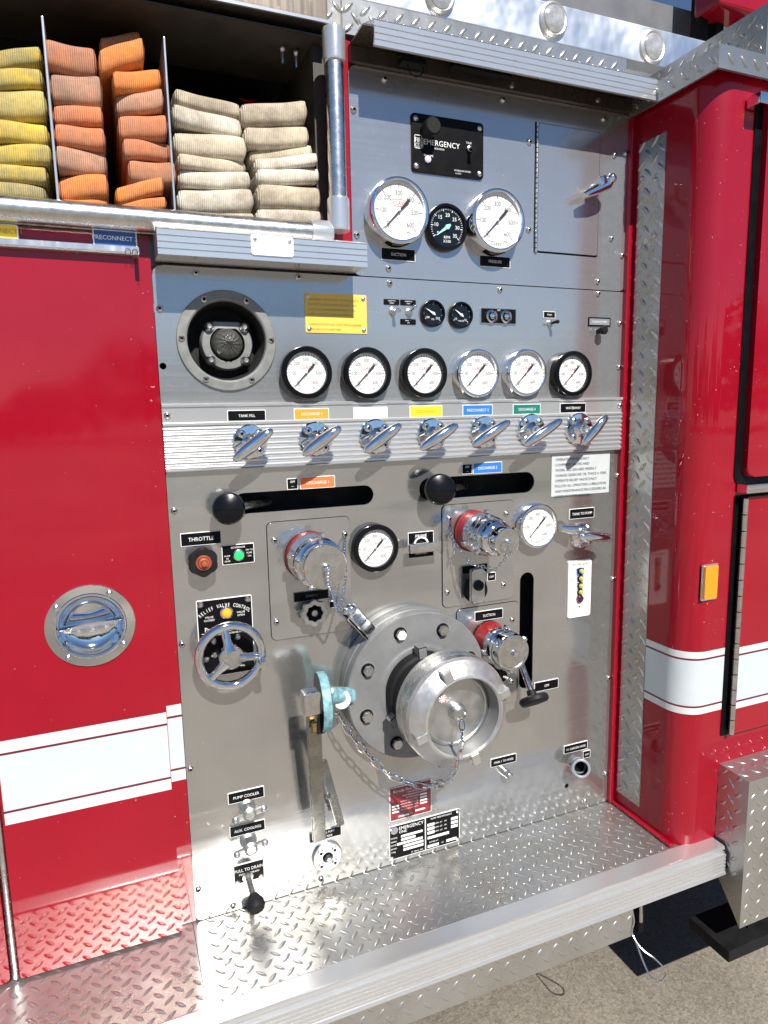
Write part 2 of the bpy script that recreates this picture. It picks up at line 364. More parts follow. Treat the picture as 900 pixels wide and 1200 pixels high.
# a far-off belt of trees across the lot, seen only as the dark horizon mirrored in the metal
tb = MB('leaf')
for i in range(7000):
    a = random.uniform(-1.25, 1.25); R_ = random.uniform(42, 50)
    top = 4.6 + 1.5 * math.sin(a * 9) + 1.0 * math.sin(a * 23 + 1) + 0.7 * math.sin(a * 51)
    c = Vector((math.sin(a) * R_, -math.cos(a) * R_, random.uniform(0.1, 1) ** 0.8 * top)); s_ = random.uniform(0.25, 0.6)
    u = Vector((random.gauss(0, 1), random.gauss(0, 1), random.gauss(0, 1))).normalized(); w = u.orthogonal().normalized()
    tb.face([tb.v(c + u * s_), tb.v(c + w * s_), tb.v(c - u * s_), tb.v(c - w * s_)])
to = tb.build('tree_belt', None, (0, -45, 0), recalc=False); to['kind'] = 'stuff'; to['label'] = 'dark belt of trees across the lot, mirrored in the polished metal'; to['category'] = 'trees'

T = bpy.data.objects.new('fire_truck', None); COL.objects.link(T); T.location = (0.6, 0.4, 0.0); T.empty_display_size = 0.3
T['label'] = 'red fire engine with a stainless steel pump panel of gauges, valves and levers'; T['category'] = 'fire truck'

# ---- shared key levels
ZS = 0.538                                  # top of the running step
XL, XR = 0.0896, 1.1225                     # pump panel sides
ZB = ZS + 0.002
ZST, ZSB = P(188.7, 474).z, P(195, 552.7).z  # handle strip top and bottom
ZSEAM = P(413.7, 323).z
ZTOP = P(410, 78).z
XU = 0.4605                                 # left side of the upper cover

# ------------------------------------------------------------------ panel sheets
def sheet(name, outline, holes, h0, h1, mat, label=None, origin=None):
    """flat sheet with cut-outs, real thickness"""
    b = MB(mat); bm = b.bm
    loops = [outline] + holes; allv = []; es = []
    for lp in loops:
        vs = [bm.verts.new((x, -h1, z)) for x, z in lp]; allv.append(vs)
        for i in range(len(vs)): es.append(bm.edges.new((vs[i], vs[(i + 1) % len(vs)])))
    bmesh.ops.triangle_fill(bm, use_beauty=True, use_dissolve=False, edges=es, normal=(0, -1, 0))
    for vs in allv:
        bk = [bm.verts.new((v.co.x, -h0, v.co.z)) for v in vs]
        for i in range(len(vs)):
            j = (i + 1) % len(vs); bm.faces.new((vs[i], vs[j], bk[j], bk[i]))
    for f in bm.faces:
        if abs(f.normal.y) > 0.5 and f.normal.y > 0: f.normal_flip()
    return b.build(name, T, origin, label, recalc=False)
def slot(cx0, cz0, cx1, cz1, hw, n=10):      # stadium outline
    a = math.atan2(cz1 - cz0, cx1 - cx0); out = []
    for k in range(n + 1): t = a + PI / 2 + PI * k / n; out.append((cx0 + hw * math.cos(t), cz0 + hw * math.sin(t)))
    for k in range(n + 1): t = a - PI / 2 + PI * k / n; out.append((cx1 + hw * math.cos(t), cz1 + hw * math.sin(t)))
    return out
sa0, sa1 = P(286, 590), P(427, 580); sb0, sb1 = P(503, 573), P(616, 567)
sv0, sv1 = P(617.5, 680), P(615, 798)
hwA = VR(330, 585, 12.0); hwB = VR(560, 570, 12.5); hwV = HW(617, 730, 16) / 2
slA = slot(sa0.x, sa0.z, sa1.x, sa0.z, hwA); slB = slot(sb0.x, sb0.z, sb1.x, sb0.z, hwB); slV = slot(sv0.x, sv0.z, sv0.x, sv1.z, hwV)
ghole = P(664, 921); gh = [(ghole.x + .006 * math.cos(a), ghole.z + .006 * math.sin(a)) for a in [2 * PI * k / 10 for k in range(10)]]
sheet('lower_panel', rrect(XL, ZB, XR, ZSB + 0.004, 0.012), [slA, slB, slV, gh], -0.004, 0.0, 'steel', 'lower brushed stainless sheet of the pump panel')
hc = P(266.2, 399.7); HR = VR(266.2, 399.7, 47)
hole = [(hc.x + HR * math.cos(2 * PI * k / 48), hc.z + HR * math.sin(2 * PI * k / 48)) for k in range(48)]
lh = P(191, 429); lhole = [(lh.x + .006 * math.cos(2 * PI * k / 12), lh.z + .006 * math.sin(2 * PI * k / 12)) for k in range(12)]
row_outline = [(XL, ZST - 0.01), (XR, ZST - 0.01), (XR, ZSEAM - 0.001), (XL + 0.02, ZSEAM - 0.001), (XL + 0.008, ZSEAM - 0.004), (XL + 0.002, ZSEAM - 0.010), (XL, ZSEAM - 0.02)]
sheet('middle_panel', row_outline, [hole, lhole], -0.004, 0.0, 'steel_cover', 'middle stainless sheet with the row of six gauges')
ad = [(P(629, 143).x, P(629, 143).z), (P(704, 150).x, P(629, 143).z), (P(704, 150).x, P(628, 296).z), (P(629, 143).x, P(628, 296).z)]
adx0, adz1, adx1, adz0 = ad[0][0], ad[0][1], ad[1][0], ad[2][1]
sheet('upper_panel', rrect(XU, ZSEAM + 0.001, XR, ZTOP + 0.004, 0.016), [rrect(adx0, adz0, adx1, adz1, 0.004)], -0.004, 0.0, 'steel_cover', 'upper stainless sheet with two large gauges and an access door')
b = MB('void'); b.box((XL + .01, 0.06, ZB + .01), (XR - .01, 0.5, ZSEAM - .06)); b.build('panel_cavity', T)
b = MB('void'); b.box((XU + .01, 0.06, ZSEAM - .05), (XR - .01, 0.5, ZTOP)); b.build('panel_cavity', T)

# access door in the upper cover
b = MB('steel_cover'); b.plate(adx0 + 0.004, adz0 + 0.004, adx1 - 0.0012, adz1 - 0.0012, -0.003, 0.0005, rad=0.004, bev=0.0006)
door = b.build('access_door', T, label='small hinged stainless door with a chrome latch')
b = MB('satin', 'black')
nk = 26
for k in range(nk):
    z0 = adz0 + (adz1 - adz0) * k / nk; z1 = adz0 + (adz1 - adz0) * (k + 0.8) / nk
    b.tube([(adx0 + 0.001, -0.002, z0), (adx0 + 0.001, -0.002, z1)], 0.0032, 8, 'satin')
b.box((adx0 - 0.004, 0.0003, adz0), (adx0 + 0.004, -0.0006, adz1), 'black'); b.build('piano_hinge', door)
lc = P(697, 222)
b = MB('chrome'); b.lathe(lc, OUT, [(0.012, 0), (0.012, 0.006), (0.008, 0.012), (0.007, 0.03), (0, 0.032)], 16)
p0, p1, p2, p3 = P(684, 229, .03), P(700, 222, .034), P(712, 216, .036), P(717, 209, .044)
b.tube([p0, p1, p2, p3], [0.0065, 0.011, 0.012, 0.009], 10); b.sphere(p3, 0.0105, None, 10); b.obox(P(704, 213, .036), (Vector((.9, 0, .3)).normalized(), OUT, Vector((-.3, 0, .9)).normalized()), (.011, .010, .010), None, .003); b.build('door_latch', door)

# ------------------------------------------------------------------ ribbed handle strip
def extrude_x(b, prof, x0, x1, m=None, caps=True):     # prof of (y, z)
    A = [b.v((x0, y, z)) for y, z in prof]; B = [b.v((x1, y, z)) for y, z in prof]
    n = len(prof)
    for i in range(n): b.face([A[i], A[(i + 1) % n], B[(i + 1) % n], B[i]], m)
    if caps: b.face(A[::-1], m); b.face(B, m)
def round_ribs(z_top, z_bot, n, h, d):
    out = []; p = (z_top - z_bot) / n
    for k in range(n):
        for q in range(8):
            t = (q + .25) / 7.5; out.append((-h + d * (1 - math.sin(PI * t) ** .7), z_top - p * (k + t)))
    return out
def ribs(z_top, z_bot, n, h, d=0.0035, fill=0.72):
    out = []; p = (z_top - z_bot) / n
    for k in range(n):
        a = z_top - p * k; g = p * (1 - fill)
        out += [(-h + d, a), (-h + d, a - g * 0.5), (-h + d * .25, a - g * 0.62), (-h, a - g * .8), (-h, a - p + g * 0.35), (-h + d * .25, a - p + g * .18)]
    return out
b = MB('alum')
zt = ZST + 0.001; bandb = P(195, 500).z
prof = [(0.0, zt), (-0.010, zt), (-0.0115, zt - .002), (-0.0115, zt - 0.005), (-0.008, zt - 0.007), (-0.008, bandb + 0.007), (-0.0115, bandb + 0.005), (-0.0115, bandb + .001)]
prof += round_ribs(bandb, ZSB, 8, 0.0115, .0048) + [(-0.0115, ZSB), (-0.010, ZSB - .001), (0.0, ZSB - .001)]
extrude_x(b, prof, XL, XR + .001); b.build('handle_strip', T, label='ribbed bright aluminium strip across the panel', ang=25)

# ------------------------------------------------------------------ screws
def screw(px, py, h=0.0, r=0.0062):
    p = P(px, py, h); b = MB('satin', 'black')
    b.lathe((p.x, -h, p.z), OUT, [(r, 0), (r * .97, r * .30), (r * .75, r * .62), (r * .42, r * .78), (r * .40, r * .45), (0, r * .42)], 14, ms=['satin'] * 3 + ['black'] * 2)
    return b
pts = [(414, 129), (418, 275.5), (455, 314.6), (456.5, 332), (620, 166.7), (619, 269.4), (719.6, 182), (733, 180), (716, 279.6), (728.4, 299.6), (707, 139.6), (450, 93), (589, 117),
       (700, 330), (700.5, 344), (725.6, 378.7), (725, 430), (229.4, 320), (349.4, 325), (187, 361.6), (585.7, 339.6), (723, 557), (717.5, 678), (712.5, 794), (709, 906), (685, 938),
       (204, 598.5), (213.3, 754.5), (223, 901), (232.4, 1042), (273, 1061.6), (376, 1029.5)]
first = None
for (px, py) in pts:
    if first is None:
        p0 = P(px, py); first = screw(px, py).build('screw', T, (p0.x, 0, p0.z))
    else:
        p = P(px, py); c = first.copy(); COL.objects.link(c); c.parent = T; c.location = Vector((p.x, 0, p.z)) - Vector(T.location)
for (px, py) in ((196, 487), (726, 475)):
    p = P(px, py, .008); c = first.copy(); COL.objects.link(c); c.parent = T; c.location = Vector((p.x, -.008, p.z)) - Vector(T.location)

# ------------------------------------------------------------------ gauges
def arc_pt(c, r, a, h): return Vector((c.x + r * math.cos(a), -h, c.z + r * math.sin(a)))
def dial_prints(b, c, r, h, ink, kind):
    a0, a1 = math.radians(225), math.radians(-45)
    big = kind in ('big', 'logo')
    N = 60 if big else 30
    for k in range(N + 1):
        a = a0 + (a1 - a0) * k / N; major = (k % (N // 6) == 0); mid = (k % (N // 12) == 0)
        l = 0.15 if major else (0.12 if mid else 0.07); w = 0.026 if major else (0.020 if mid else 0.011)
        ro, ri = r * 0.93, r * (0.93 - l); t = Vector((-math.sin(a), 0, math.cos(a))) * (r * w * 0.5)
        q = [arc_pt(c, ri, a, h) - t, arc_pt(c, ro, a, h) - t, arc_pt(c, ro, a, h) + t, arc_pt(c, ri, a, h) + t]
        b.face([b.v(x) for x in q], ink)
    for i, s in enumerate(('0', '100', '200', '300', '400', '500', '600')):
        a = a0 + (a1 - a0) * i / 6; p = arc_pt(c, r * 0.62, a, h); b.text(s, p.x, p.z, h, r * (0.25 if big else 0.25), ink, sx=0.82)
    b.text('30', c.x - r * .38, c.z - r * .55, h, r * .16, ink); b.text('VAC', c.x - r * .36, c.z - r * .72, h, r * .13, ink)
    b.text('PSI', c.x + r * .36, c.z - r * .72, h, r * .13, ink)
    for q in (-0.08, 0.10):
        cc = Vector((c.x + q * r, 0, c.z - r * 0.26)); b.face([b.v(arc_pt(cc, r * .022, 2 * PI * k / 8, h)) for k in range(8)], ink)
    if kind == 'big' or kind == 'small':       # oval red maker's mark above the hub
        if kind == 'big':
            n = 24; o_ = []; i_ = []
            for k in range(n):
                t = 2 * PI * k / n; o_.append(b.v((c.x + r * .36 * math.cos(t), -h, c.z + r * .28 + r * .13 * math.sin(t)))); i_.append(b.v((c.x + r * .345 * math.cos(t), -h, c.z + r * .28 + r * .115 * math.sin(t))))
            for k in range(n): b.face([o_[k], o_[(k + 1) % n], i_[(k + 1) % n], i_[k]], 'ink_red')
            b.text('CLASS', c.x, c.z + r * .28, h, r * .17, 'ink_red')
        else: b.text('CLASS', c.x, c.z + r * .26, h, r * .21, 'ink_red')
    if kind in ('logo', 'logo_small'):
        b.text('Class 1', c.x, c.z - r * .80, h, r * .22, 'ink')
def gauge(px, py, rpx, h, bez, kind, label, face=0.77, ret_u=False):
    p = P(px, py, h); c = Vector((p.x, 0, p.z)); R = VR(px, py, rpx, h)
    b = MB(bez, 'black')
    hd = h - 0.008
    if bez == 'chrome':
        b.lathe((c.x, 0, c.z), OUT, [(R * 1.0, 0), (R * 1.01, h * .35), (R * 1.0, h * .78), (R * .97, h * .95), (R * .93, h), (R * .89, h), (R * .86, h * .97), (R * .84, hd - .001)], 56, bez)
    else:
        b.lathe((c.x, 0, c.z), OUT, [(R * .97, 0), (R * .97, h * .6), (R * 1.0, h * .66), (R * 1.0, h * .9), (R * .97, h), (R * .80, h), (R * .785, h * .96), (R * .775, hd - .001)], 56, bez)
    o = b.build('pressure_gauge', T, (c.x, 0, c.z), label)
    rd = R * (0.855 if bez == 'chrome' else 0.80)
    d = MB('dial', 'ink', 'ink_red'); ink = 'ink'
    d.lathe((c.x, 0, c.z), OUT, [(rd, hd - .002), (rd, hd), (0, hd)], 40, 'dial')
    dial_prints(d, c, rd, hd + 0.0005, ink, kind); d.build('dial', o, (c.x, -hd, c.z), ang=80)
    n = MB('ink', 'satin'); a = math.radians(226); u = Vector((math.cos(a), 0, math.sin(a))); w = Vector((-u.z, 0, u.x)); hh = hd + 0.003
    base = Vector((c.x, -hh, c.z))
    for pr in ([(-.60, .0), (-.52, .055), (-.22, .045), (.05, .03), (.86, .010), (.86, -.010), (.05, -.03), (-.22, -.045), (-.52, -.055)],):
        n.prism([(x * rd, y * rd) for x, y in pr], base, u, w, (0, -0.0008, 0), 'ink')
    n.lathe(base, OUT, [(rd * .055, -.003), (rd * .055, .002), (0, .003)], 12, 'satin'); n.build('needle', o, (c.x, -hh, c.z))
    return o
gauge(469.7, 246, 40.5, .034, 'chrome', 'big', 'large chrome-rimmed suction gauge at the top left')
gauge(585.4, 257.9, 38.5, .034, 'chrome', 'logo', 'large chrome-rimmed pressure gauge at the top right')
for i, (px, py, r, bz) in enumerate(((360.3, 436.7, 31.5, 'black_gloss'), (431.5, 437.3, 30.8, 'black_gloss'), (499, 437.4, 29.7, 'black_gloss'), (561.5, 437.4, 29.0, 'chrome'), (618.4, 436.7, 28.2, 'chrome'), (673, 438, 27, 'black_gloss'))):
    gauge(px, py, r, .024, bz, 'small', 'row gauge with %s rim, %s of six' % ('a chrome' if bz == 'chrome' else 'a black', ('first', 'second', 'third', 'fourth', 'fifth', 'sixth')[i]))
gauge(441.5, 643, 28, .022, 'black_gloss', 'small', 'black-rimmed gauge between the two capped outlets')
gauge(632.5, 617, 26.5, .024, 'chrome', 'logo_small', 'chrome-rimmed gauge beside the stepped chrome outlet')

def dark_gauge(px, py, rpx, h, name, label, nums, u0, unit):
    p = P(px, py, h); c = Vector((p.x, 0, p.z)); R = VR(px, py, rpx, h); hd = h - .005
    b = MB('black_gloss'); b.lathe((c.x, 0, c.z), OUT, [(R, 0), (R, h * .8), (R * .97, h), (R * .86, h), (R * .83, hd - .001)], 40)
    o = b.build(name, T, (c.x, 0, c.z), label)
    d = MB('dial_dark', 'letter'); rd = R * .84; d.lathe((c.x, 0, c.z), OUT, [(rd, hd - .002), (rd, hd), (0, hd)], 32, 'dial_dark'); hh = hd + .0005
    a0, a1 = math.radians(212), math.radians(-40); big = len(nums) > 4; N = 35 if big else 8
    for k in range(N + 1):
        a = a0 + (a1 - a0) * k / N; mj = k % (5 if big else 4) == 0
        t = Vector((-math.sin(a), 0, math.cos(a))) * (rd * (.018 if mj else .010))
        q = [arc_pt(c, rd * (.80 if mj else .86), a, hh) - t, arc_pt(c, rd * .94, a, hh) - t, arc_pt(c, rd * .94, a, hh) + t, arc_pt(c, rd * (.80 if mj else .86), a, hh) + t]
        d.face([d.v(x) for x in q], 'letter')
    for i, s in enumerate(nums):
        a = a0 + (a1 - a0) * i / max(1, len(nums) - 1); q = arc_pt(c, rd * .62, a, hh); d.text(s, q.x, q.z, hh, rd * .27, 'letter')
    for i, s in enumerate(unit): d.text(s, c.x, c.z - rd * (.50 + .2 * i), hh, rd * .2, 'letter')
    d.build('dial', o, (c.x, -hd, c.z), ang=80)
    n = MB('green' if big else 'letter'); u = Vector((math.cos(u0), 0, math.sin(u0))); w = Vector((-u.z, 0, u.x)); base = Vector((c.x, -(hd + .0025), c.z))
    n.prism([(-.22 * rd, .06 * rd), (.0, .085 * rd), (.80 * rd, .012 * rd), (.80 * rd, -.012 * rd), (0, -.085 * rd), (-.22 * rd, -.06 * rd)], base, u, w, (0, -.0008, 0))
    n.lathe(base, OUT, [(rd * .13, -.002), (rd * .12, .002), (0, .003)], 12); n.build('needle', o, base)
dark_gauge(525, 265.6, 28, .014, 'tachometer', 'black engine speed dial between the two large gauges', ('5', '10', '15', '20', '25', '30', '35'), math.radians(215), ('RPM', 'X100'))
dark_gauge(508.5, 367, 16, .010, 'small_dial_gauge', 'small dark dial to the left of its twin', ('100', '', '250'), math.radians(150), ('OIL',))
dark_gauge(541.5, 369, 15.8, .010, 'small_dial_gauge', 'small dark dial to the right of its twin', ('10', '', '16'), math.radians(145), ('VOLTS',))

# ------------------------------------------------------------------ labels and plates
def plate_label(name, cx, cy, w, hp, lines, col='black', edge='letter', ink='letter', h0=0.0, th=0.0016, rim=0.0012, rad=0.0015, fs=0.36, label=None, y0=None, parent=None):
    p = P(cx, cy, h0); W_, H_ = HW(cx, cy, w, h0), VR(cx, cy, hp / 2, h0) * 2
    b = MB(edge, col, ink); x0, x1, z0, z1 = p.x - W_ / 2, p.x + W_ / 2, p.z - H_ / 2, p.z + H_ / 2
    b.plate(x0, z0, x1, z1, h0, h0 + th, edge, rad)
    b.plate(x0 + rim, z0 + rim, x1 - rim, z1 - rim, h0 + th * .5, h0 + th + .0004, col, rad * .6)
    n = len(lines)
    for i, s in enumerate(lines):
        zz = p.z + H_ * ((n - 1) / 2 - i) / max(n, 1) * .8
        b.text(s, p.x, zz, h0 + th + .0009, H_ * fs / max(1, n * .62), ink, sx=.9, maxw=W_ * .84)
    return b.build(name, parent or T, (p.x, -h0, p.z), label, ang=60)
L = plate_label
L('name_plate', 466.5, 298.5, 40, 14.5, ['SUCTION'], label='black SUCTION plate under the large left gauge')
L('name_plate', 579.6, 306.8, 36, 13.3, ['PRESSURE'], label='black PRESSURE plate under the large right gauge')
hs = 0.008
for cx, cy, w, hh, t, col, lb in ((289, 487, 45, 13, 'TANK FILL', 'black', 'black TANK FILL'), (365, 485, 41, 13, 'DISCHARGE 3', 'orange_lab', 'orange'), (434, 483.5, 40, 13, 'PRECONNECT 1', 'white_lab', 'faded white'),
        (499, 482, 38, 13.5, 'DISCHARGE 5', 'yellow_lab', 'yellow'), (559.5, 480.5, 35, 12.5, 'PRECONNECT 2', 'blue_lab', 'blue'), (617, 479.5, 32, 12, 'DISCHARGE 4', 'green_lab', 'green'), (671, 478, 30, 11.5, 'WATERWAY', 'black', 'black WATERWAY')):
    ink = 'letter'
    if col == 'white_lab': ink = 'dial'
    if col == 'yellow_lab': ink = 'orange_lab'
    L('handle_label', cx, cy, w, hh, [t], col, ink=ink, h0=hs, label=lb + ' label on the ribbed strip')
L('position_label', 342.5, 567, 13, 13, ['OFF', '\u2014'], label='black OFF label above the left slot')
L('outlet_label', 372, 565, 41, 14, ['DISCHARGE 1'], 'coral_lab', label='red-orange label above the left slot')
L('position_label', 547, 549.5, 12, 12, ['OFF', '\u2014'], label='black OFF label above the right slot')
L('outlet_label', 571, 548, 34, 13, ['DISCHARGE 2'], 'blue_lab', label='blue label above the right slot')
L('name_plate', 235.5, 631, 48, 15.5, ['THROTTLE'], fs=.42, label='black THROTTLE plate')
L('outlet_label', 364.6, 697.6, 41, 11.5, ['DRAIN 1'], ink='ink_grey', edge='ink_grey', h0=.0034)
L('position_label', 389, 708, 7, 8, [], h0=.0034)
L('name_plate', 681.5, 601.4, 29, 12, ['TANK TO PUMP'], label='black TANK TO PUMP plate')
L('name_plate', 572.5, 720.3, 33, 11.5, ['SUCTION'], h0=.0034, label='black SUCTION plate above the small outlet')
L('position_label', 640, 802.7, 28, 11, ['OFF'], label='black OFF label beside the upright slot')
L('outlet_label', 556, 666.5, 30, 10, ['DRAIN 2'], ink='ink_grey', edge='ink_grey', h0=.0034)
L('position_label', 575.5, 675.5, 9.5, 10, ['OFF'], h0=.0034)
L('name_plate', 589.7, 890.8, 30, 9.8, ['MAIN 1 TO HOSE'], label='black label above a small push button')
L('name_plate', 674.3, 875.5, 27.5, 9.5, ['1\u00bd GARDEN HOSE'], label='black label above the grey hose fitting')
L('position_label', 687, 883.5, 8.5, 8.5, ['OFF'], h0=.0022)
L('name_plate', 288.4, 931.5, 43, 13, ['PUMP COOLER'], label='black PUMP COOLER plate')
L('name_plate', 290, 970.3, 42, 12.5, ['AUX. COOLING'], label='black AUX. COOLING plate')
L('name_plate', 381.4, 977, 37.5, 11.5, ['MANUAL PUMP', 'OVER RIDE'], label='black MANUAL PUMP OVER RIDE plate')
for cx, cy, w, t in ((458.6, 354, 18, ['GENERATOR', 'ENABLE']), (478, 354.7, 18, ['GENERATOR', 'START']), (478, 377.2, 18, ['PANEL LTS', 'OFF'])):
    L('switch_label', cx, cy, w, 6.4, t, edge='black')
L('switch_label', 643.3, 369, 14, 8, ['FOAM'], label='small black framed label above a toggle')
L('switch_label', 702, 377.3, 26, 10.5, ['FOAM SYSTEM'], 'grey_plastic', edge='black', rim=.003, label='grey framed label above a pull knob')

# yellow notice
def notice(name, cx, cy, w, hp, mat, lines, ink, size, label, holes=True, h0=0.0, lead=None, left=0.06, top=0.16, rad=.002):
    p = P(cx, cy, h0); W_, H_ = HW(cx, cy, w, h0), VR(cx, cy, hp / 2, h0) * 2
    b = MB(mat, ink, 'satin'); x0, z0, x1, z1 = p.x - W_ / 2, p.z - H_ / 2, p.x + W_ / 2, p.z + H_ / 2
    b.plate(x0, z0, x1, z1, h0, h0 + .0016, mat, rad)
    for i, s in enumerate(lines):
        if s: b.text(s, x0 + W_ * left, z1 - H_ * top - i * (lead or size * 1.5), h0 + .0021, size, ink, 'L', maxw=W_ * (1 - 2 * left))
    o = b.build(name, T, (p.x, -h0, p.z), label, ang=60)
    if holes:
        s_ = MB('satin')
        for ix in (x0 + .007, x1 - .007):
            for iz in (z0 + .007, z1 - .007): s_.lathe((ix, -h0 - .0014, iz), OUT, [(.0045, 0), (.0042, .0015), (.002, .0028), (0, .003)], 12)
        s_.build('rivet', o)
    return o, (x0, z0, x1, z1)
notice('warning_plate', 394, 367.6, 72, 46, 'yellow', ['WARNING: OPERATE ALL VALVES SLOWLY', 'DO NOT EXCEED RATED PRESSURE LIMIT', 'CLOSE ALL DRAINS BEFORE OPERATING', 'OPEN TANK VALVE BEFORE PRIMING', '', 'COMPLETE STOP AND WAIT TRUCK ENGINE', 'AND VALVE AT SAME TIME'], 'brass', .0052, 'yellow riveted warning plate, half in shadow', lead=.0092)
notice('instruction_plate', 680.4, 555.4, 67.5, 48, 'grey_lab', ['OPERATE PRIMER DAILY', 'COMPRESS VALVES AND', 'WORK ALL GAUGES WEEKLY', 'CHANGE GEARCASE OIL TWICE A YEAR', 'OPERATE RELIEF VALVE DAILY', 'FOLLOW ALL OPERATION, LUBRICATION', 'AND MAINTENANCE PROCEDURES AS', 'LISTED IN PUMP MANUAL'], 'ink', .0088, 'grey-white maintenance plate of eight lines', holes=False, lead=.0122, top=.12)

# radio / siren head
p = P(524.3, 173); W_, H_ = HW(524.3, 173, 83.5), VR(524.3, 173, 33.5) * 2
b = MB('black', 'letter', 'satin'); x0, x1, z0, z1 = p.x - W_ / 2, p.x + W_ / 2, p.z - H_ / 2, p.z + H_ / 2
b.plate(x0, z0, x1, z1, 0, .004, 'black', .006, .001)
hh = .0045
b.text('FIRE', x0 + W_ * .045, z0 + H_ * .545, hh, H_ * .12, 'letter', 'L', sx=.8); b.text('COM', x0 + W_ * .045, z0 + H_ * .46, hh, H_ * .09, 'letter', 'L', sx=.8)
for (qa, qc, qb, qd) in ((.035, .40, .135, .412), (.035, .62, .135, .632), (.035, .40, .043, .632), (.127, .40, .135, .632)): b.quad(x0 + W_ * qa, z0 + H_ * qc, x0 + W_ * qb, z0 + H_ * qd, hh, 'letter')
b.text('EMERGENCY', x0 + W_ * .16, z0 + H_ * .535, hh, H_ * .135, 'letter', 'L', maxw=W_ * .50); b.text('vehicle intercom', x0 + W_ * .30, z0 + H_ * .445, hh, H_ * .06, 'letter', 'L', maxw=W_ * .14)
b.text('VOLUME', x0 + W_ * .225, z0 + H_ * .30, hh, H_ * .05, 'letter'); b.text('TALK', x0 + W_ * .79, z0 + H_ * .62, hh, H_ * .05, 'letter')
b.text('INTERCOM SYSTEM', x0 + W_ * .70, z0 + H_ * .105, hh, H_ * .04, 'letter'); b.text('12 VOLT', x0 + W_ * .64, z0 + H_ * .055, hh, H_ * .035, 'letter')
ro = b.build('intercom_panel', T, (p.x, 0, p.z), 'black panel reading EMERGENCY with a knob and toggle', ang=60)
k = P(503, 149, .004); b = MB('black_rubber'); b.lathe((P(504.5, 150, .02).x, -.004, P(504.5, 150, .02).z), OUT, [(.015, 0), (.015, .012), (.0165, .014), (.0165, .028), (.014, .031), (0, .031)], 24); b.build('volume_knob', ro)
b = MB('black_rubber', 'satin'); q = P(549.5, 175, .004); b.lathe(q, OUT, [(.006, 0), (.006, .005), (.004, .006), (0, .006)], 12, 'satin'); b.tube([q, q + Vector((0, -.02, -.006))], [.003, .0045], 8, 'black_rubber'); b.build('toggle_switch', ro)
b = MB('lens_lilac'); q = P(501, 187, .004); b.lathe(q, OUT, [(.0068, 0), (.0068, .003), (.005, .0045), (0, .005)], 16); b.build('button', ro)
for cx in (x0 + .009, x1 - .009):
    for cz in (z0 + .010, z1 - .010):
        b = MB('satin'); b.lathe((cx, -.004, cz), OUT, [(.006, 0), (.0055, .002), (.003, .0035), (0, .004)], 14); b.build('screw', ro)

# toggles, lamps
def toggle(px, py, tip, mat, label=None, ln=.02):
    q = P(px, py); b = MB('satin', mat); b.lathe((q.x, 0, q.z), OUT, [(.0075, 0), (.0075, .003), (.005, .004), (.005, .009), (0, .009)], 14, 'satin')
    e = q + Vector((tip[0], -ln - .004, tip[1])); b.tube([q + Vector((0, -.006, 0)), q.lerp(e, .6), e], [.0025, .003, .0042], 10, mat); b.sphere(e, .0043, mat, 10)
    return b.build('toggle_switch', T, (q.x, 0, q.z), label)
toggle(460, 364.5, (.003, -.002), 'chrome'); toggle(479, 366, (.002, .008), 'chrome'); toggle(644, 379, (.004, .001), 'black_rubber')
q = P(701, 388); b = MB('black_rubber'); b.lathe((q.x, 0, q.z), OUT, [(.006, 0), (.006, .012), (.009, .014), (.0095, .022), (.007, .025), (0, .025)], 18); b.build('pull_knob', T, (q.x, 0, q.z))
q = P(583.7, 370.6); W_, H_ = HW(583.7, 370.6, 42), VR(583.7, 370.6, 9.5) * 2
b = MB('satin', 'black'); b.plate(q.x - W_ / 2, q.z - H_ / 2, q.x + W_ / 2, q.z + H_ / 2, 0, .002, 'satin', .002); b.plate(q.x - W_ / 2 + .002, q.z - H_ / 2 + .002, q.x + W_ / 2 - .002, q.z + H_ / 2 - .002, .001, .0026, 'black', .001)
b.text('TEST', q.x, q.z + H_ * .36, .0031, .004, 'letter')
lo = b.build('socket_plate', T, (q.x, 0, q.z), 'black plate with two round chrome sockets')
for px, py in ((574.8, 371), (591.5, 371.7)):
    q = P(px, py); b = MB('chrome', 'black'); b.lathe((q.x, -.0026, q.z), OUT, [(.0135, 0), (.0135, .004), (.0105, .006), (.0085, .003), (.006, .002), (.006, .006), (0, .007)], 22, ms=['chrome'] * 3 + ['black', 'chrome', 'chrome']); b.build('socket', lo)

# ------------------------------------------------------------------ horn speaker
c = hc; b = MB('speaker_grey', 'void')
Ro = VR(266.2, 399.7, 59)
b.lathe((c.x, 0, c.z), OUT, [(Ro, 0), (Ro, .003), (Ro * .985, .005), (HR * 1.04, .006), (HR, .004), (HR * .985, -.004), (HR * .93, -.03), (HR * .88, -.055), (0, -.055)], 64, ms=['speaker_grey'] * 5 + ['void'] * 3)
sp = b.build('horn_speaker', T, (c.x, 0, c.z), 'round grey horn speaker with a spiral centre')
b = MB('speaker_grey', 'black'); r1 = VR(266.4, 402, 32); cc = P(266.4, 403, -.02); cc.y = 0
prof = [(r1 * .97, -.06), (r1, -.028), (r1 * .93, -.020), (r1 * .66, -.018), (r1 * .62, -.03), (0, -.03)]
def sq(a): return 1.0 if abs(math.sin(a)) < .8 else (0.86 / max(abs(math.sin(a)), .86) if math.sin(a) > 0 else 1.0)
b.lathe((cc.x, 0, cc.z), OUT, prof, 48, ms=['speaker_grey'] * 3 + ['black'] * 2, wob=sq); br = b.build('bracket', sp)
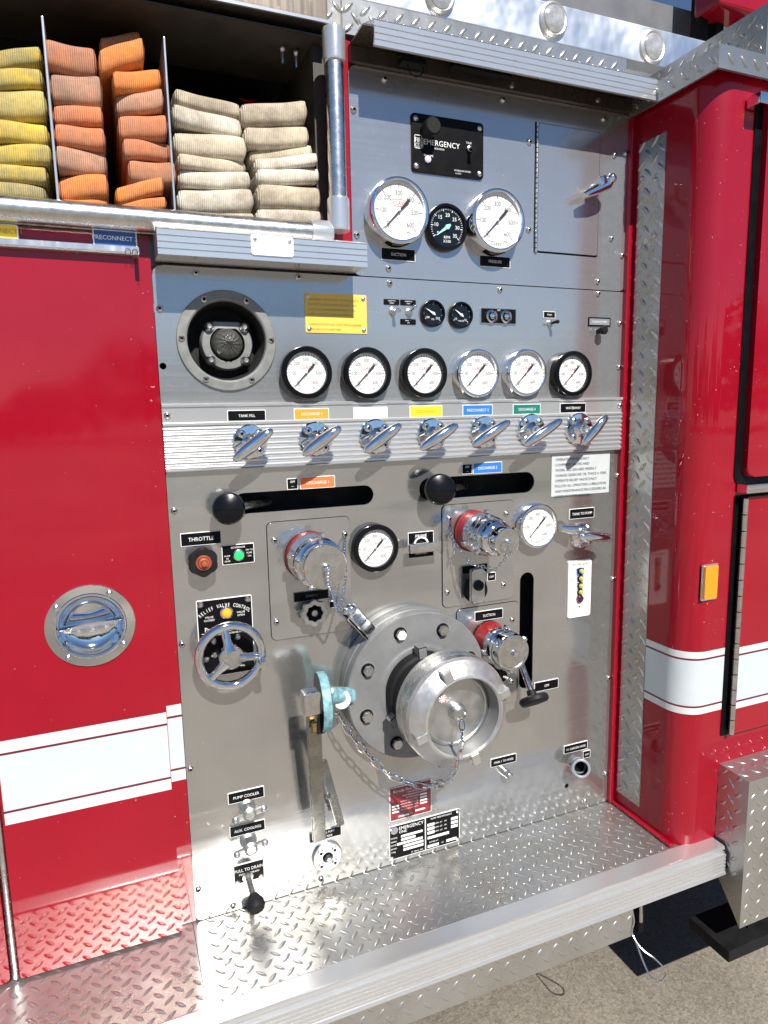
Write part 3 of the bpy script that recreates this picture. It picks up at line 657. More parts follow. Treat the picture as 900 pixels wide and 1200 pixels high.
for dx in (-1, 1):
    for dz in (-1, 1):
        b = MB('satin', 'black'); b.lathe((cc.x + dx * r1 * .66, .02, cc.z + dz * r1 * .62), OUT, [(.0095, 0), (.0095, .004), (.007, .009), (.0035, .012), (0, .0115)], 16, ms=['black', 'satin', 'satin', 'satin']); b.build('bolt', sp)
b = MB('dome', 'satin'); rdm = VR(266.4, 402, 19)
n = 64; rings = []
for i in range(15):
    t = i / 14; r = rdm * (1 - t); hgt = .0 + .026 * math.sqrt(max(0, 1 - (1 - t) ** 2)); ring = []
    for k in range(n):
        a = 2 * PI * k / n; wv = .0016 * math.sin(14 * a + t * 5.2) * (1 if .08 < t < .93 else 0) * math.sin(PI * t) ** .5 if r > 1e-5 else 0
        ring.append(b.v((cc.x + r * math.cos(a), .024 - hgt - wv, cc.z + r * math.sin(a))))
        if r < 1e-5: break
    rings.append(ring)
for i in range(14):
    A, B = rings[i], rings[i + 1]
    for k in range(n):
        if len(B) == 1: b.face([A[k], B[0], A[(k + 1) % n]], 'dome')
        else: b.face([A[k], B[k], B[(k + 1) % n], A[(k + 1) % n]], 'dome')
b.lathe((cc.x, .03, cc.z), OUT, [(rdm * 1.08, 0), (rdm * 1.08, .008), (rdm * 1.0, .010), (rdm * .98, .004)], 40, 'satin'); b.build('dome', sp, ang=60)
for ang in (10 + 52, 118, 178, 238, 300, 2):
    a = math.radians(ang); rr = (Ro + HR) / 2
    b = MB('satin', 'black'); b.lathe((c.x + rr * math.cos(a), -.005, c.z + rr * math.sin(a)), OUT, [(.006, 0), (.0055, .002), (.003, .004), (.002, .002), (0, .002)], 14, ms=['satin', 'satin', 'satin', 'black']); b.build('screw', sp)

# ------------------------------------------------------------------ T handles on the strip
def tee(px, py, a, e, hb=.058, label=None, rfl=19.5):
    hs = .0115; q = P(px, py, hs); R = VR(px, py, rfl, hs)
    b = MB('chrome', 'black'); b.lathe((q.x, -hs, q.z), OUT, [(R, -.002), (R, .003), (R * .93, .0055), (R * .50, .007), (R * .42, .010), (R * .30, .014), (R * .27, .024), (R * .2, .027), (0, .027)], 32, 'chrome')
    for t in (45, 135, 225, 315):
        t = math.radians(t); b.lathe((q.x + R * .70 * math.cos(t), -hs - .005, q.z + R * .70 * math.sin(t)), OUT, [(.0075, 0), (.0075, .0035), (.005, .0055), (.0028, .006), (.002, .004), (0, .004)], 12, ms=['chrome'] * 4 + ['black'])
    o = b.build('pull_handle', T, (q.x, -hs, q.z), label)
    pa, pb = P(a[0], a[1], hb), P(e[0], e[1], hb + .006); m = (pa + pb) / 2; u = (pb - pa); Ln = u.length / 2; u.normalize()
    n_ = Vector((0, -1, 0)); n_ = (n_ - u * n_.dot(u)).normalized(); w = u.cross(n_)
    b = MB('chrome'); N = 20; rings = []
    for i in range(N + 1):
        t = -1 + 2 * i / N; t = math.copysign(abs(t) ** .8, t); rad = max(.0008, math.sqrt(max(0, 1 - t * t)) ** .75)
        rings.append([b.v(m + u * (t * Ln) + w * (math.cos(2 * PI * k / 16) * .0118 * rad) + n_ * (math.sin(2 * PI * k / 16) * .0095 * rad)) for k in range(16)])
    for i in range(N):
        for k in range(16): b.face([rings[i][k], rings[i][(k + 1) % 16], rings[i + 1][(k + 1) % 16], rings[i + 1][k]])
    b.face(rings[0][::-1]); b.face(rings[-1])
    b.tube([(q.x, -hs - .02, q.z), (q.x * .5 + m.x * .5, m.y * .6 - .012, q.z * .5 + m.z * .5), m], [.0070, .0065, .0075], 12)
    b.build('grip', o, m)
    return o
for (px, py, a, e, lb) in ((293, 518, (273, 540), (320, 503), 'TANK FILL'), (370, 514.5, (354.5, 534), (400, 500), 'orange'), (440, 511.5, (427, 530), (470.5, 497), 'white'), (506, 509, (492, 527), (537, 497), 'yellow'),
        (567, 506.5, (553, 523), (598, 493), 'blue'), (622, 504, (614, 522), (659, 491.5), 'green'), (678, 502.5, (683, 521), (712, 486.5), 'WATERWAY')):
    tee(px, py, a, e, label='chrome pull handle under the %s label' % lb, rfl=20.5 if px < 500 else 19)

# tank to pump handle
o = MB('chrome', 'black'); q = P(680, 627, 0); R = VR(680, 627, 15)
o.lathe((q.x, 0, q.z), OUT, [(R, 0), (R, .004), (R * .9, .010), (R * .6, .016), (R * .45, .035), (0, .036)], 28, 'chrome')
for t in (60, 250): t = math.radians(t); o.lathe((q.x + R * .7 * math.cos(t), -.008, q.z + R * .7 * math.sin(t)), OUT, [(.008, 0), (.008, .006), (.004, .009), (.003, .006), (0, .006)], 12, ms=['chrome'] * 3 + ['black'])
s0, s1 = P(657, 619, .02), P(676, 621, .03); o.tube([s0, s1], [.010, .013], 14, 'chrome')
ob = o.build('pull_handle', T, (q.x, 0, q.z), 'chrome pull handle under the TANK TO PUMP label')
pa, pb = P(679, 628.5, .055), P(718.5, 630, .055); m = (pa + pb) / 2; b = MB('chrome'); N = 18; rings = []
for i in range(N + 1):
    t = -1 + 2 * i / N; rad = max(.02, math.sqrt(max(0, 1 - abs(t) ** 2.6)))
    rings.append([b.v(m + (pb - pa) * (t / 2) + Vector((0, -math.cos(2 * PI * k / 16) * .010 * rad, math.sin(2 * PI * k / 16) * .0115 * rad))) for k in range(16)])
for i in range(N):
    for k in range(16): b.face([rings[i][k], rings[i][(k + 1) % 16], rings[i + 1][(k + 1) % 16], rings[i + 1][k]])
b.face(rings[0][::-1]); b.face(rings[-1]); b.tube([(q.x, -.03, q.z), m + Vector((-.02, 0, 0))], .009, 12); b.build('grip', ob, m)

# ------------------------------------------------------------------ slot levers
def lever(px, py, h, r, root, label):
    kc = P(px, py, h); d = (kc - Vector(root)).normalized()
    b = MB('satin'); b.tube([root, kc - d * .004], .0075, 12, 'satin'); o = b.build('control_lever', T, Vector(root), label)
    R = VR(px, py, r, h); ax = Vector((-.18, -1, .12)).normalized()
    k = MB('black_gloss'); k.lathe(kc - ax * .016, ax, [(0, -.004), (R * .55, -.004), (R * .86, .0), (R * .98, .007), (R, .014), (R * .97, .022), (R * .88, .027), (R * .5, .031), (0, .032)], 36); k.build('knob', o, kc)
lever(267.7, 596, .045, 19.2, P(315, 588, -.05), 'control lever with a round black knob at the left slot')
lever(516, 573.5, .045, 18.5, P(545, 570, -.05), 'control lever with a round black knob at the right slot')
rt, kn = P(610, 776, .01), P(625, 818, .06)
b = MB('chrome'); b.tube([P(607, 762, -.03), rt, kn], .0072, 14); o = b.build('control_lever', T, rt, 'chrome lever with a flat black knob below the upright slot')
ax = (kn - rt).normalized(); b = MB('black_rubber'); b.lathe(kn - ax * .006, ax, [(0, -.012), (.010, -.012), (.011, 0), (.030, .002), (.034, .006), (.034, .014), (.030, .019), (0, .020)], 32); b.build('knob', o, kn)

# ------------------------------------------------------------------ throttle, lamp plate
q = P(238.5, 659.5, .035); R = VR(238.5, 659.5, 17.5, .035)
b = MB('black_rubber', 'satin'); hexw = lambda a: 1.0 - .10 * (0.5 - 0.5 * math.cos(6 * (a - PI / 6)))
b.lathe((q.x, 0, q.z), OUT, [(.011, 0), (.011, .016)], 16, 'satin'); b.lathe((q.x, 0, q.z), OUT, [(R * .45, .014), (R * .92, .016), (R, .022), (R, .033), (R * .93, .037), (0, .037)], 48, 'black_rubber', wob=hexw)
o = b.build('throttle_knob', T, (q.x, 0, q.z), 'six-sided black throttle knob with a red-brown centre')
b = MB('rust'); b.lathe((q.x, -.036, q.z), OUT, [(R * .52, 0), (R * .52, .003), (R * .46, .005), (R * .38, .004), (R * .34, .008), (R * .26, .009), (R * .2, .008), (R * .17, .013), (0, .014)], 28); b.build('knob_centre', o)
o = L('governor_plate', 279, 649, 38, 23, [], label='black plate with a lit green lamp')
p = P(279, 649)
b = MB('letter'); 
for i, s in enumerate(('PRESSURE', 'GOVERNOR', 'ENGAGED')): b.text(('PUMP', 'IN', 'GEAR')[i], p.x - .021, p.z - .002 - .005 * i, .0029, .0044, 'letter')
for i, s in enumerate(('OK TO', 'PUMP', 'ON')): b.text(s, p.x + .021, p.z + .007 - .006 * i, .0029, .0044, 'letter')
b.text('GOVERNOR', p.x, p.z + .0135, .0029, .005, 'letter'); b.build('lettering', o)
q = P(279.5, 650); b = MB('satin', 'green_lamp'); b.lathe((q.x, -.002, q.z), OUT, [(.0115, 0), (.0115, .003), (.009, .005), (.009, .003), (.006, .008), (0, .010)], 22, ms=['satin'] * 3 + ['green_lamp'] * 2); b.build('green_lamp', o)

# ------------------------------------------------------------------ relief valve control
p = P(265, 745.5); W_, H_ = HW(265, 745.5, 65), VR(265, 745.5, 45) * 2; x0, x1, z0, z1 = p.x - W_ / 2, p.x + W_ / 2, p.z - H_ / 2, p.z + H_ / 2
b = MB('letter', 'black'); b.plate(x0, z0, x1, z1, 0, .002, 'letter', .003); b.plate(x0 + .0014, z0 + .0014, x1 - .0014, z1 - .0014, .001, .0024, 'black', .002); hh = .003
word = 'RELIEF VALVE CONTROL'; ra = .078; cz = z1 - .0135 - ra
for i, ch in enumerate(word):
    a = math.radians(90 + 37 - 74 * i / (len(word) - 1)); b.text(ch, p.x + ra * math.cos(a), cz + ra * math.sin(a), hh, .0105, 'letter', rot=a - PI / 2, sx=.62)
b.text('VALVE', p.x - .030, z1 - .034, hh, .0055, 'letter'); b.text('CLOSED', p.x - .030, z1 - .040, hh, .0055, 'letter'); b.text('VALVE', p.x + .030, z1 - .031, hh, .0055, 'letter'); b.text('OPEN', p.x + .030, z1 - .037, hh, .0055, 'letter')
b.text('Pressure Master', p.x, z1 - .058, hh, .012, 'letter', maxw=W_ * .75); b.quad(x0 + .006, z1 - .066, x1 - .006, z1 - .0652, hh, 'letter')
b.text('TURN CLOCKWISE TO INCREASE PRESSURE', p.x, z1 - .070, hh, .0045, 'letter', maxw=W_ * .88); b.text('PUMPS', p.x + .012, z0 + .024, hh, .009, 'letter'); b.text('RELIEF VALVE MFG.', p.x + .012, z0 + .014, hh, .005, 'letter')
o = b.build('relief_valve_plate', T, (p.x, 0, p.z), 'black plate reading RELIEF VALVE CONTROL behind a handwheel', ang=60)
q = P(265, 717); b = MB('chrome', 'amber_lamp'); b.lathe((q.x, -.002, q.z), OUT, [(.0125, 0), (.0125, .004), (.0095, .006), (.009, .004), (.007, .010), (0, .013)], 24, ms=['chrome'] * 3 + ['amber_lamp'] * 2); b.build('amber_lamp', o)
for ix, iz in ((x0 + .008, z1 - .008), (x1 - .008, z1 - .008), (p.x - .024, p.z - .006), (p.x + .022, p.z - .004), (p.x - .024, p.z - .034), (p.x - .04, p.z - .04)):
    b = MB('satin'); b.lathe((ix, -.002, iz), OUT, [(.0065, 0), (.006, .002), (.0035, .0045), (0, .005)], 14); b.build('screw', o)
wc = P(270.3, 768.5, .045); R = VR(270.3, 768.5, 35, .045)
b = MB('chrome', 'satin'); n = 48
b.tube([wc + Vector((math.cos(2 * PI * k / n) * R, 0, math.sin(2 * PI * k / n) * R)) for k in range(n)], .0086, 14, 'chrome', closed=True)
for t in (100, 350, 225):
    t = math.radians(t); u = Vector((math.cos(t), 0, math.sin(t))); b.tube([wc + u * .012 + OUT * .008, wc + u * R * .5 + OUT * .005, wc + u * (R - .004)], [.0125, .0082, .0072], 12, 'chrome')
b.lathe((wc.x, 0, wc.z), OUT, [(.010, 0), (.010, .03), (.020, .036), (.023, .045), (.023, .056), (.021, .058), (0, .058)], 28, ms=['chrome'] * 4 + ['satin'] * 2)
hp = wc + Vector((math.cos(math.radians(-14)) * R, 0, math.sin(math.radians(-14)) * R)); b.lathe(hp, (-.02, -1, -.08), [(.007, 0), (.007, .010), (.0058, .013), (.0078, .026), (.0085, .034), (0, .035)], 18, ms=['chrome'] * 4 + ['satin'])
b.build('handwheel', T, wc, 'chrome three-spoke handwheel with a small crank grip')

# ------------------------------------------------------------------ capped outlets
def chain(b, pts, link=.011, wire=.0011, wid=.0032, m='chrome'):
    # resample and set links alternately turned
    P_ = [Vector(p) for p in pts]; seg = [0]
    for i in range(1, len(P_)): seg.append(seg[-1] + (P_[i] - P_[i - 1]).length)
    def at(s):
        for i in range(1, len(P_)):
            if s <= seg[i] or i == len(P_) - 1:
                t = (s - seg[i - 1]) / max(1e-9, seg[i] - seg[i - 1]); return P_[i - 1].lerp(P_[i], min(1, t)), (P_[i] - P_[i - 1]).normalized()
    N = max(1, int(seg[-1] / (link * .78)))
    for k in range(N):
        c, t = at(seg[-1] * (k + .5) / N); u = t.orthogonal().normalized(); v = t.cross(u); a = (PI / 4 if k % 2 else -PI / 4) + random.uniform(-.2, .2)
        w = u * math.cos(a) + v * math.sin(a); path = []
        for i in range(12):
            q = 2 * PI * i / 12; sx = math.copysign(abs(math.cos(q)) ** .7, math.cos(q)); path.append(c + t * (sx * link * .5) + w * (math.sin(q) * wid))
        b.tube(path, wire, 5, m, closed=True)
def beads(b, pts, r=.0031, m='chrome', step=.0066):
    P_ = [Vector(p) for p in pts]
    d = 0
    for i in range(1, len(P_)):
        a, e = P_[i - 1], P_[i]; ln = (e - a).length
        while d < ln: b.sphere(a.lerp(e, d / ln), r, m, 8); d += step
        d -= ln
def curve(pts, n=12):    # Catmull-Rom
    p = [Vector(q) for q in pts]; p = [p[0] * 2 - p[1]] + p + [p[-1] * 2 - p[-2]]; out = []
    for i in range(1, len(p) - 2):
        for k in range(n):
            t = k / n; out.append(.5 * ((2 * p[i]) + (-p[i - 1] + p[i + 1]) * t + (2 * p[i - 1] - 5 * p[i] + 4 * p[i + 1] - p[i + 2]) * t * t + (-p[i - 1] + 3 * p[i] - 3 * p[i + 1] + p[i + 2]) * t ** 3))
    out.append(p[-2]); return out
def base_plate(corners, screws, label):
    xs = [P(*q).x for q in corners]; zs = [P(*q).z for q in corners]
    b = MB('steel', 'black'); X0, Z0, X1, Z1 = (xs[0] + xs[3]) / 2, (zs[2] + zs[3]) / 2, (xs[1] + xs[2]) / 2, (zs[0] + zs[1]) / 2; b.plate(X0 - .001, Z0 - .001, X1 + .001, Z1 + .001, .0003, .0010, 'black', .011); b.plate(X0, Z0, X1, Z1, .0006, .0034, 'steel', .010, .0010)
    o = b.build('backing_plate', T, None, label)
    for s_ in screws:
        q = P(*s_, .0034); screw(*s_, .0034).build('screw', o, (q.x, -.0034, q.z))
    return o
base_plate(((313, 612), (410, 605), (411, 737), (317.5, 750)), ((321.4, 633), (324, 728.7), (403.8, 626), (404, 716)), 'rounded stainless plate behind the first capped outlet')
base_plate(((517, 593), (601, 585), (601, 700), (519, 712)), ((526, 607.5), (593, 601.7), (524, 694), (589.7, 685)), 'rounded stainless plate behind the stepped chrome outlet')
base_plate(((535, 715), (608, 703), (605, 822), (535, 835)), ((600, 726), (599, 798)), 'rounded stainless plate behind the small capped outlet')
def lugs_on(b, c, R, h, angs, s=.008, m='chrome', ln=.014):
    for a in angs:
        a = math.radians(a); u = Vector((math.cos(a), 0, math.sin(a))); w = Vector((-u.z, 0, u.x)); b.obox(Vector((c.x, -h, c.z)) + u * (R + s * .3), (u, w, OUT), (s * .7, s * .55, ln * .5), m, .0015)
# first outlet: red collar, chrome swivel, flat cap
c = P(381.6, 665, .115); R = VR(381.6, 665, 25.5, .115)
b = MB('red_gasket', 'black'); b.lathe((c.x, 0, c.z), OUT, [(R * 1.22, .002), (R * 1.22, .010), (R * 1.17, .013), (R * 1.17, .032), (R * 1.08, .034)], 44, ms=['black', 'red_gasket', 'red_gasket', 'red_gasket']); ou = b.build('capped_outlet', T, (c.x, 0, c.z), 'capped outlet with a broad flat chrome cap')
b = MB('chrome'); b.lathe((c.x, 0, c.z), OUT, [(R * 1.06, .012), (R * 1.12, .022), (R * 1.19, .025), (R * 1.20, .064), (R * 1.13, .068), (R * 1.10, .074), (R * 1.15, .077), (R * 1.15, .085), (R * 1.04, .088)], 48); lugs_on(b, c, R * 1.19, .054, (75, 165, 255, 345)); b.build('swivel_ring', ou)
b = MB('chrome', 'satin'); b.lathe((c.x, 0, c.z), OUT, [(R * 1.05, .082), (R * 1.05, .108), (R * 1.03, .113), (R, .115), (R * .2, .1155), (R * .2, .118), (0, .118)], 48, ms=['chrome'] * 3 + ['satin'] * 3); lugs_on(b, c, R * 1.05, .098, (95, 215, 335), .007, 'chrome', .016)
b.lathe((c.x, -.116, c.z), OUT, [(.0075, 0), (.0075, .006), (.005, .010), (0, .011)], 16, 'chrome'); cp = b.build('outlet_cap', ou)
b = MB('chrome'); pc = Vector((c.x, -.128, c.z)); beads(b, curve([pc, P(384, 683, .125), P(391, 700, .11), P(395, 717, .09), P(401, 700, .085), P(405, 675, .06), P(404, 650, .03), P(404, 627, .006)])); b.tube([pc, P(383, 680, .126)], .0028, 8); b.build('retaining_chain', ou)
# drain knob 1
def star_knob(px, py, rpx, h, n, label):
    q = P(px, py, h); R = VR(px, py, rpx, h); b = MB('cast', 'black'); st = lambda a: 1 - .13 * (.5 - .5 * math.cos(n * a))
    b.lathe((q.x, 0, q.z), OUT, [(.008, 0), (.008, h - .012)], 14, 'cast'); b.lathe((q.x, 0, q.z), OUT, [(R * .6, h - .014), (R * .95, h - .012), (R, h - .004), (R * .93, h), (R * .62, h), (R * .56, h - .006), (0, h - .006)], 72, ms=['cast'] * 5 + ['black'], wob=st)
    b.lathe((q.x, -h + .006, q.z), OUT, [(R * .42, 0), (R * .36, .006), (R * .22, .006), (R * .2, .003), (0, .003)], 18, ms=['black', 'black', 'cast', 'cast']); return b.build('drain_knob', T, (q.x, 0, q.z), label)
star_knob(369, 719, 16.5, .032, 8, 'cast eight-lobed drain knob under the first outlet')
# second outlet: stepped chrome reducer
c = P(595, 635, .145); R3 = VR(595, 635, 16.4, .145)
b = MB('black', 'red_gasket'); b.lathe((c.x, 0, c.z), OUT, [(R3 * 1.62, .002), (R3 * 1.62, .009), (R3 * 1.52, .012), (R3 * 1.50, .036), (R3 * 1.3, .038)], 44, ms=['black', 'red_gasket', 'red_gasket', 'red_gasket']); ou = b.build('capped_outlet', T, (c.x, 0, c.z), 'capped outlet with a stepped chrome reducer')
b = MB('chrome'); b.lathe((c.x, 0, c.z), OUT, [(R3 * 1.45, .03), (R3 * 1.50, .036), (R3 * 1.56, .040), (R3 * 1.56, .062), (R3 * 1.46, .066), (R3 * 1.44, .072), (R3 * 1.52, .076), (R3 * 1.50, .086), (R3 * 1.34, .093), (R3 * 1.26, .096), (R3 * 1.30, .099), (R3 * 1.28, .108), (R3 * 1.06, .114), (R3 * .95, .115)], 48)
lugs_on(b, c, R3 * 1.54, .050, (80, 200, 320), .009); lugs_on(b, c, R3 * 1.5, .080, (100, 220, 340), .007); b.build('reducer', ou)
b = MB('chrome', 'satin'); b.lathe((c.x, 0, c.z), OUT, [(R3 * .98, .112), (R3 * 1.02, .122), (R3 * 1.02, .138), (R3, .144), (R3 * .96, .145), (0, .1455)], 40, ms=['chrome'] * 4 + ['satin']); lugs_on(b, c, R3 * 1.02, .130, (40, 160, 280), .006)
b.lathe((c.x, -.145, c.z), OUT, [(.006, 0), (.006, .006), (0, .009)], 14, 'chrome')
ring = [Vector((c.x - .003 + .009 * math.cos(2 * PI * k / 14), -.154, c.z - .012 + .010 * math.sin(2 * PI * k / 14))) for k in range(14)]; b.tube(ring, .0011, 6, 'chrome', closed=True); b.build('outlet_cap', ou)
b = MB('chrome'); chain(b, curve([Vector((c.x, -.152, c.z - .02)), P(590, 658, .14), P(578, 668, .12), P(566, 664, .10), P(553, 661, .075), P(541, 647, .05), P(531, 632, .03), P(526, 618, .012)]), .0095, .0010, .0028); b.box(P(524.3, 618) + Vector((0, -.004, -.006)), P(528, 606) + Vector((0, -.002, 0)), 'chrome'); chain(b, curve([P(531, 634, .03), P(532, 645, .03), P(530, 655, .028)]), .0095, .001, .0028); b.build('retaining_chain', ou)
# drain lever 2
q = P(556, 690, .0); b = MB('black_rubber', 'cast', 'black'); b.lathe((q.x, 0, q.z), OUT, [(.030, 0), (.030, .004), (.026, .008), (.022, .02), (0, .021)], 28, 'black_rubber')
q2 = P(560.5, 686, .032); b.plate(q2.x - .016, P(560, 706, .03).z, q2.x + .016, P(560, 667, .03).z, .022, .032, 'cast', .004, .002); b.lathe((q2.x, -.032, q2.z), OUT, [(.012, 0), (.011, .006), (.005, .008), (.004, .006), (0, .006)], 18, 'black_rubber'); b.build('drain_lever', T, (q.x, 0, q.z), 'flat cast drain lever under the stepped outlet')
# third outlet, small capped suction
c = P(602, 765.4, .11); R = VR(602, 765.4, 19.4, .11)
b = MB('red_gasket', 'black'); b.lathe((c.x, 0, c.z), OUT, [(R * 1.12, .002), (R * 1.12, .010), (R * 1.04, .014), (R * 1.02, .046), (R * .9, .048)], 40, ms=['black', 'red_gasket', 'red_gasket', 'red_gasket']); ou = b.build('capped_outlet', T, (c.x, 0, c.z), 'small capped outlet beside the upright slot')
b = MB('chrome'); b.lathe((c.x, 0, c.z), OUT, [(R * .98, .036), (R * 1.03, .050), (R * 1.08, .054), (R * 1.08, .066), (R * .98, .070), (R * .98, .078), (R * 1.10, .080), (R * 1.10, .086)], 40); lugs_on(b, c, R * 1.06, .060, (70, 190, 310), .008); b.build('swivel_ring', ou)
b = MB('chrome', 'satin'); b.lathe((c.x, 0, c.z), OUT, [(R * 1.06, .080), (R * 1.08, .084), (R * 1.08, .104), (R * 1.04, .109), (R * .9, .110), (R * .86, .1085), (R * .6, .1085), (R * .5, .1105), (0, .1105)], 44, ms=['chrome'] * 3 + ['satin'] * 5); lugs_on(b, c, R * 1.08, .094, (30, 150, 270), .0065); b.lathe((c.x, -.110, c.z), OUT, [(.0075, 0), (.0075, .004), (.005, .009), (0, .010)], 14, 'chrome'); b.build('outlet_cap', ou)
q = P(585, 790, .02); b = MB('black_rubber', 'satin'); b.lathe((q.x, 0, q.z), OUT, [(.008, 0), (.008, .02), (.013, .024), (.013, .034), (0, .035)], 16, 'black_rubber'); e = q + Vector((.012, -.02, -.004)); b.tube([q + Vector((0, -.008, 0)), e], .004, 10, 'satin'); b.build('drain_knob', T, (q.x, 0, q.z))

# ------------------------------------------------------------------ PRIME handle
o = L('primer_plate', 493, 638, 30, 30, [], label='black PRIME plate behind a flat pull bar')
p = P(493, 638); b = MB('letter', 'satin'); hz = .0029
b.text('PRIME', p.x, p.z + .019, hz, .0105, 'letter', maxw=.042); n = 20
for k in range(11):
    a0_, a1_ = PI * k / 11, PI * (k + 1) / 11; q = [arc_pt(p, .014, a0_, hz), arc_pt(p, .018, a0_, hz), arc_pt(p, .018, a1_, hz), arc_pt(p, .014, a1_, hz)]; b.face([b.v(x) for x in q], 'letter')
b.text('PULL TO', p.x, p.z - .012, hz, .0055, 'letter'); b.text('PRIME PUMP', p.x, p.z - .019, hz, .005, 'letter', maxw=.04); b.build('lettering', o)
q = P(498, 641.5, .03); b = MB('satin', 'ink_grey'); b.tube([(p.x + .002, 0, q.z), (p.x + .002, -.03, q.z)], .007, 12, 'satin'); b.obox(q, (Vector((1, 0, 0)), Vector((0, 1, 0)), Vector((0, 0, 1))), (HW(498, 641, 37, .03) / 2, .006, .0095), 'satin', .002); b.text('PULL', q.x, q.z, .0363, .011, 'ink_grey', sx=1.3); b.build('primer_handle', T, q, 'flat satin pull bar across the PRIME plate')

# ------------------------------------------------------------------ water level gauge
p = P(678, 689.3); W_, H_ = HW(678, 689.3, 26.5), VR(678, 689.3, 33) * 2; x0, x1, z0, z1 = p.x - W_ / 2, p.x + W_ / 2, p.z - H_ / 2, p.z + H_ / 2
b = MB('white_lab', 'ink_blue', 'ink'); b.plate(x0, z0, x1, z1, 0, .004, 'white_lab', .005, .001); hz = .0045
b.text('WATER LEVEL', p.x, z1 - H_ * .07, hz, .0075, 'ink', maxw=W_ * .75)
for k in range(22):
    t = k / 21; zz = z1 - H_ * (.15 + .58 * t); wd = .011 * (1 - .25 * t); th = H_ * .58 / 21 * (1.0 if t < .16 else max(.25, .8 - .6 * t)); b.quad(p.x - wd, zz - th / 2, p.x + wd, zz + th / 2, hz + k * 1e-6, 'ink_blue')
for fx, fz, s in ((-.32, .19, 'F'), (.34, .18, 'F'), (-.36, .33, '3/4'), (-.36, .46, '1/2'), (.34, .40, '3'), (-.36, .58, '1/4'), (-.30, .70, 'E'), (.30, .68, 'E'), (.0, .82, '\u25cf')): b.text(s, p.x + fx * W_, z1 - fz * H_, hz, .0062, 'ink')
o = b.build('water_level_gauge', T, (p.x, 0, p.z), 'white water level plate with a blue scale and a column of lamps', ang=60)
for i, f in enumerate((.19, .32, .45, .56)):
    b = MB('lens', 'black'); b.lathe((p.x + .001, -.004, z1 - f * H_), OUT, [(.0085, 0), (.0085, .002), (.006, .003), (.006, .005), (.004, .009), (0, .010)], 18, ms=['black'] * 2 + ['lens'] * 3); b.build('level_lamp', o)
b = MB('lens_dark'); b.lathe((p.x, -.004, z1 - .675 * H_), OUT, [(.0098, 0), (.009, .005), (.005, .008), (0, .009)], 20); b.build('level_lamp', o, label='dark red bottom lamp')

# ------------------------------------------------------------------ big suction inlet
c = Vector((.5650, 0, .9745)); R = .3193 / 2
b = MB('flange'); b.lathe((c.x, 0, c.z), OUT, [(R * .985, .0), (R * 1.0, .004), (R * 1.0, .026), (R * .985, .028), (R * .985, .030), (R, .032), (R, .052), (R * .985, .055), (R * .60, .056), (R * .565, .060), (R * .52, .062), (R * .46, .060), (R * .44, .052)], 80); b.build('suction_inlet', T, (c.x, 0, c.z), 'large grey suction flange with a bright swivel cap'); si = bpy.data.objects['suction_inlet']
for k in range(8):
    a = math.radians(22.5 + 45 * k - 3); q = Vector((c.x + R * .80 * math.cos(a), -.0545, c.z + R * .80 * math.sin(a))); b = MB('black', 'satin')
    b.lathe(q, OUT, [(.0145, 0), (.0145, .0018), (0, .0018)], 22, 'black'); b.lathe(q, OUT, [(.0115, .0015), (.0115, .010), (.010, .012), (0, .012)], 6 * 4, 'satin', wob=lambda t: 1 - .10 * (.5 - .5 * math.cos(6 * t))); b.build('bolt', si)
b = MB('black_rubber', 'flange'); b.lathe((c.x, 0, c.z), OUT, [(R * .50, .045), (R * .50, .085), (R * .47, .09), (R * .47, .125)], 56, 'black_rubber'); lugs_on(b, c, R * .50, .080, (95, 215, 335), .018, 'flange', .022); b.build('swivel_neck', si)
Rc = .2249 / 2; cc = P(531, 834.5, .174); cc = Vector((cc.x + .014, 0, cc.z - .005))
b = MB('cast', 'satin'); b.lathe((cc.x, 0, cc.z), OUT, [(Rc * .74, .110), (Rc * .93, .112), (Rc * .985, .116), (Rc * .985, .128), (Rc * .955, .129), (Rc * .955, .133), (Rc, .134), (Rc, .148), (Rc * .97, .149), (Rc * .97, .152), (Rc * .995, .153), (Rc * .995, .166), (Rc * .965, .174), (Rc * .755, .197), (Rc * .715, .198), (Rc * .69, .194), (Rc * .66, .152), (Rc * .60, .150)], 80, ms=['cast'] * 3 + ['satin'] * 8 + ['cast_bright'] * 4 + ['flange'] * 2)
lugs_on(b, cc, Rc * .80, .186, (112, 195, 285, 20), .017, 'cast_bright', .026); lugs_on(b, cc, Rc * 1.0, .150, (255, 345), .010, 'cast', .016); cap = b.build('suction_cap', si, None, 'bright cast swivel cap with a dished centre', ang=18)
b = MB('cast', 'satin', 'ink_red', 'white_lab'); hd = .160; rd = Rc * .655; b.lathe((cc.x, 0, cc.z), OUT, [(rd, hd - .008), (rd, hd), (rd * .93, hd + .001), (rd * .9, hd - .001), (0, hd - .001)], 56, 'cast'); b.lathe((cc.x, 0, cc.z), OUT, [(.017, hd), (.017, hd + .006), (.0145, hd + .010), (.0145, hd + .018), (.011, hd + .020), (.009, hd + .016), (0, hd + .016)], 28, 'satin')
q = Vector((cc.x - rd * .40, -hd + .0012, cc.z + rd * .40)); b.lathe(q, OUT, [(.0085, 0), (.0085, .0016), (0, .0016)], 16, 'white_lab')
for k in range(8): a = 2 * PI * k / 8; b.face([b.v(q + OUT * .0022 + Vector((math.cos(t) * r_, 0, math.sin(t) * r_))) for t, r_ in ((a, .004), (a + .25, .008), (a - .25, .008))], 'ink_red')
b.build('cap_dish', si)
b = MB('chrome'); kn = Vector((cc.x, -.182, cc.z))
chain(b, curve([kn + Vector((0, 0, -.012)), P(541, 870, .21), P(537, 893, .208), P(531, 908, .20), P(520, 918, .17), P(505, 920, .14)]), .024, .0019, .0052)
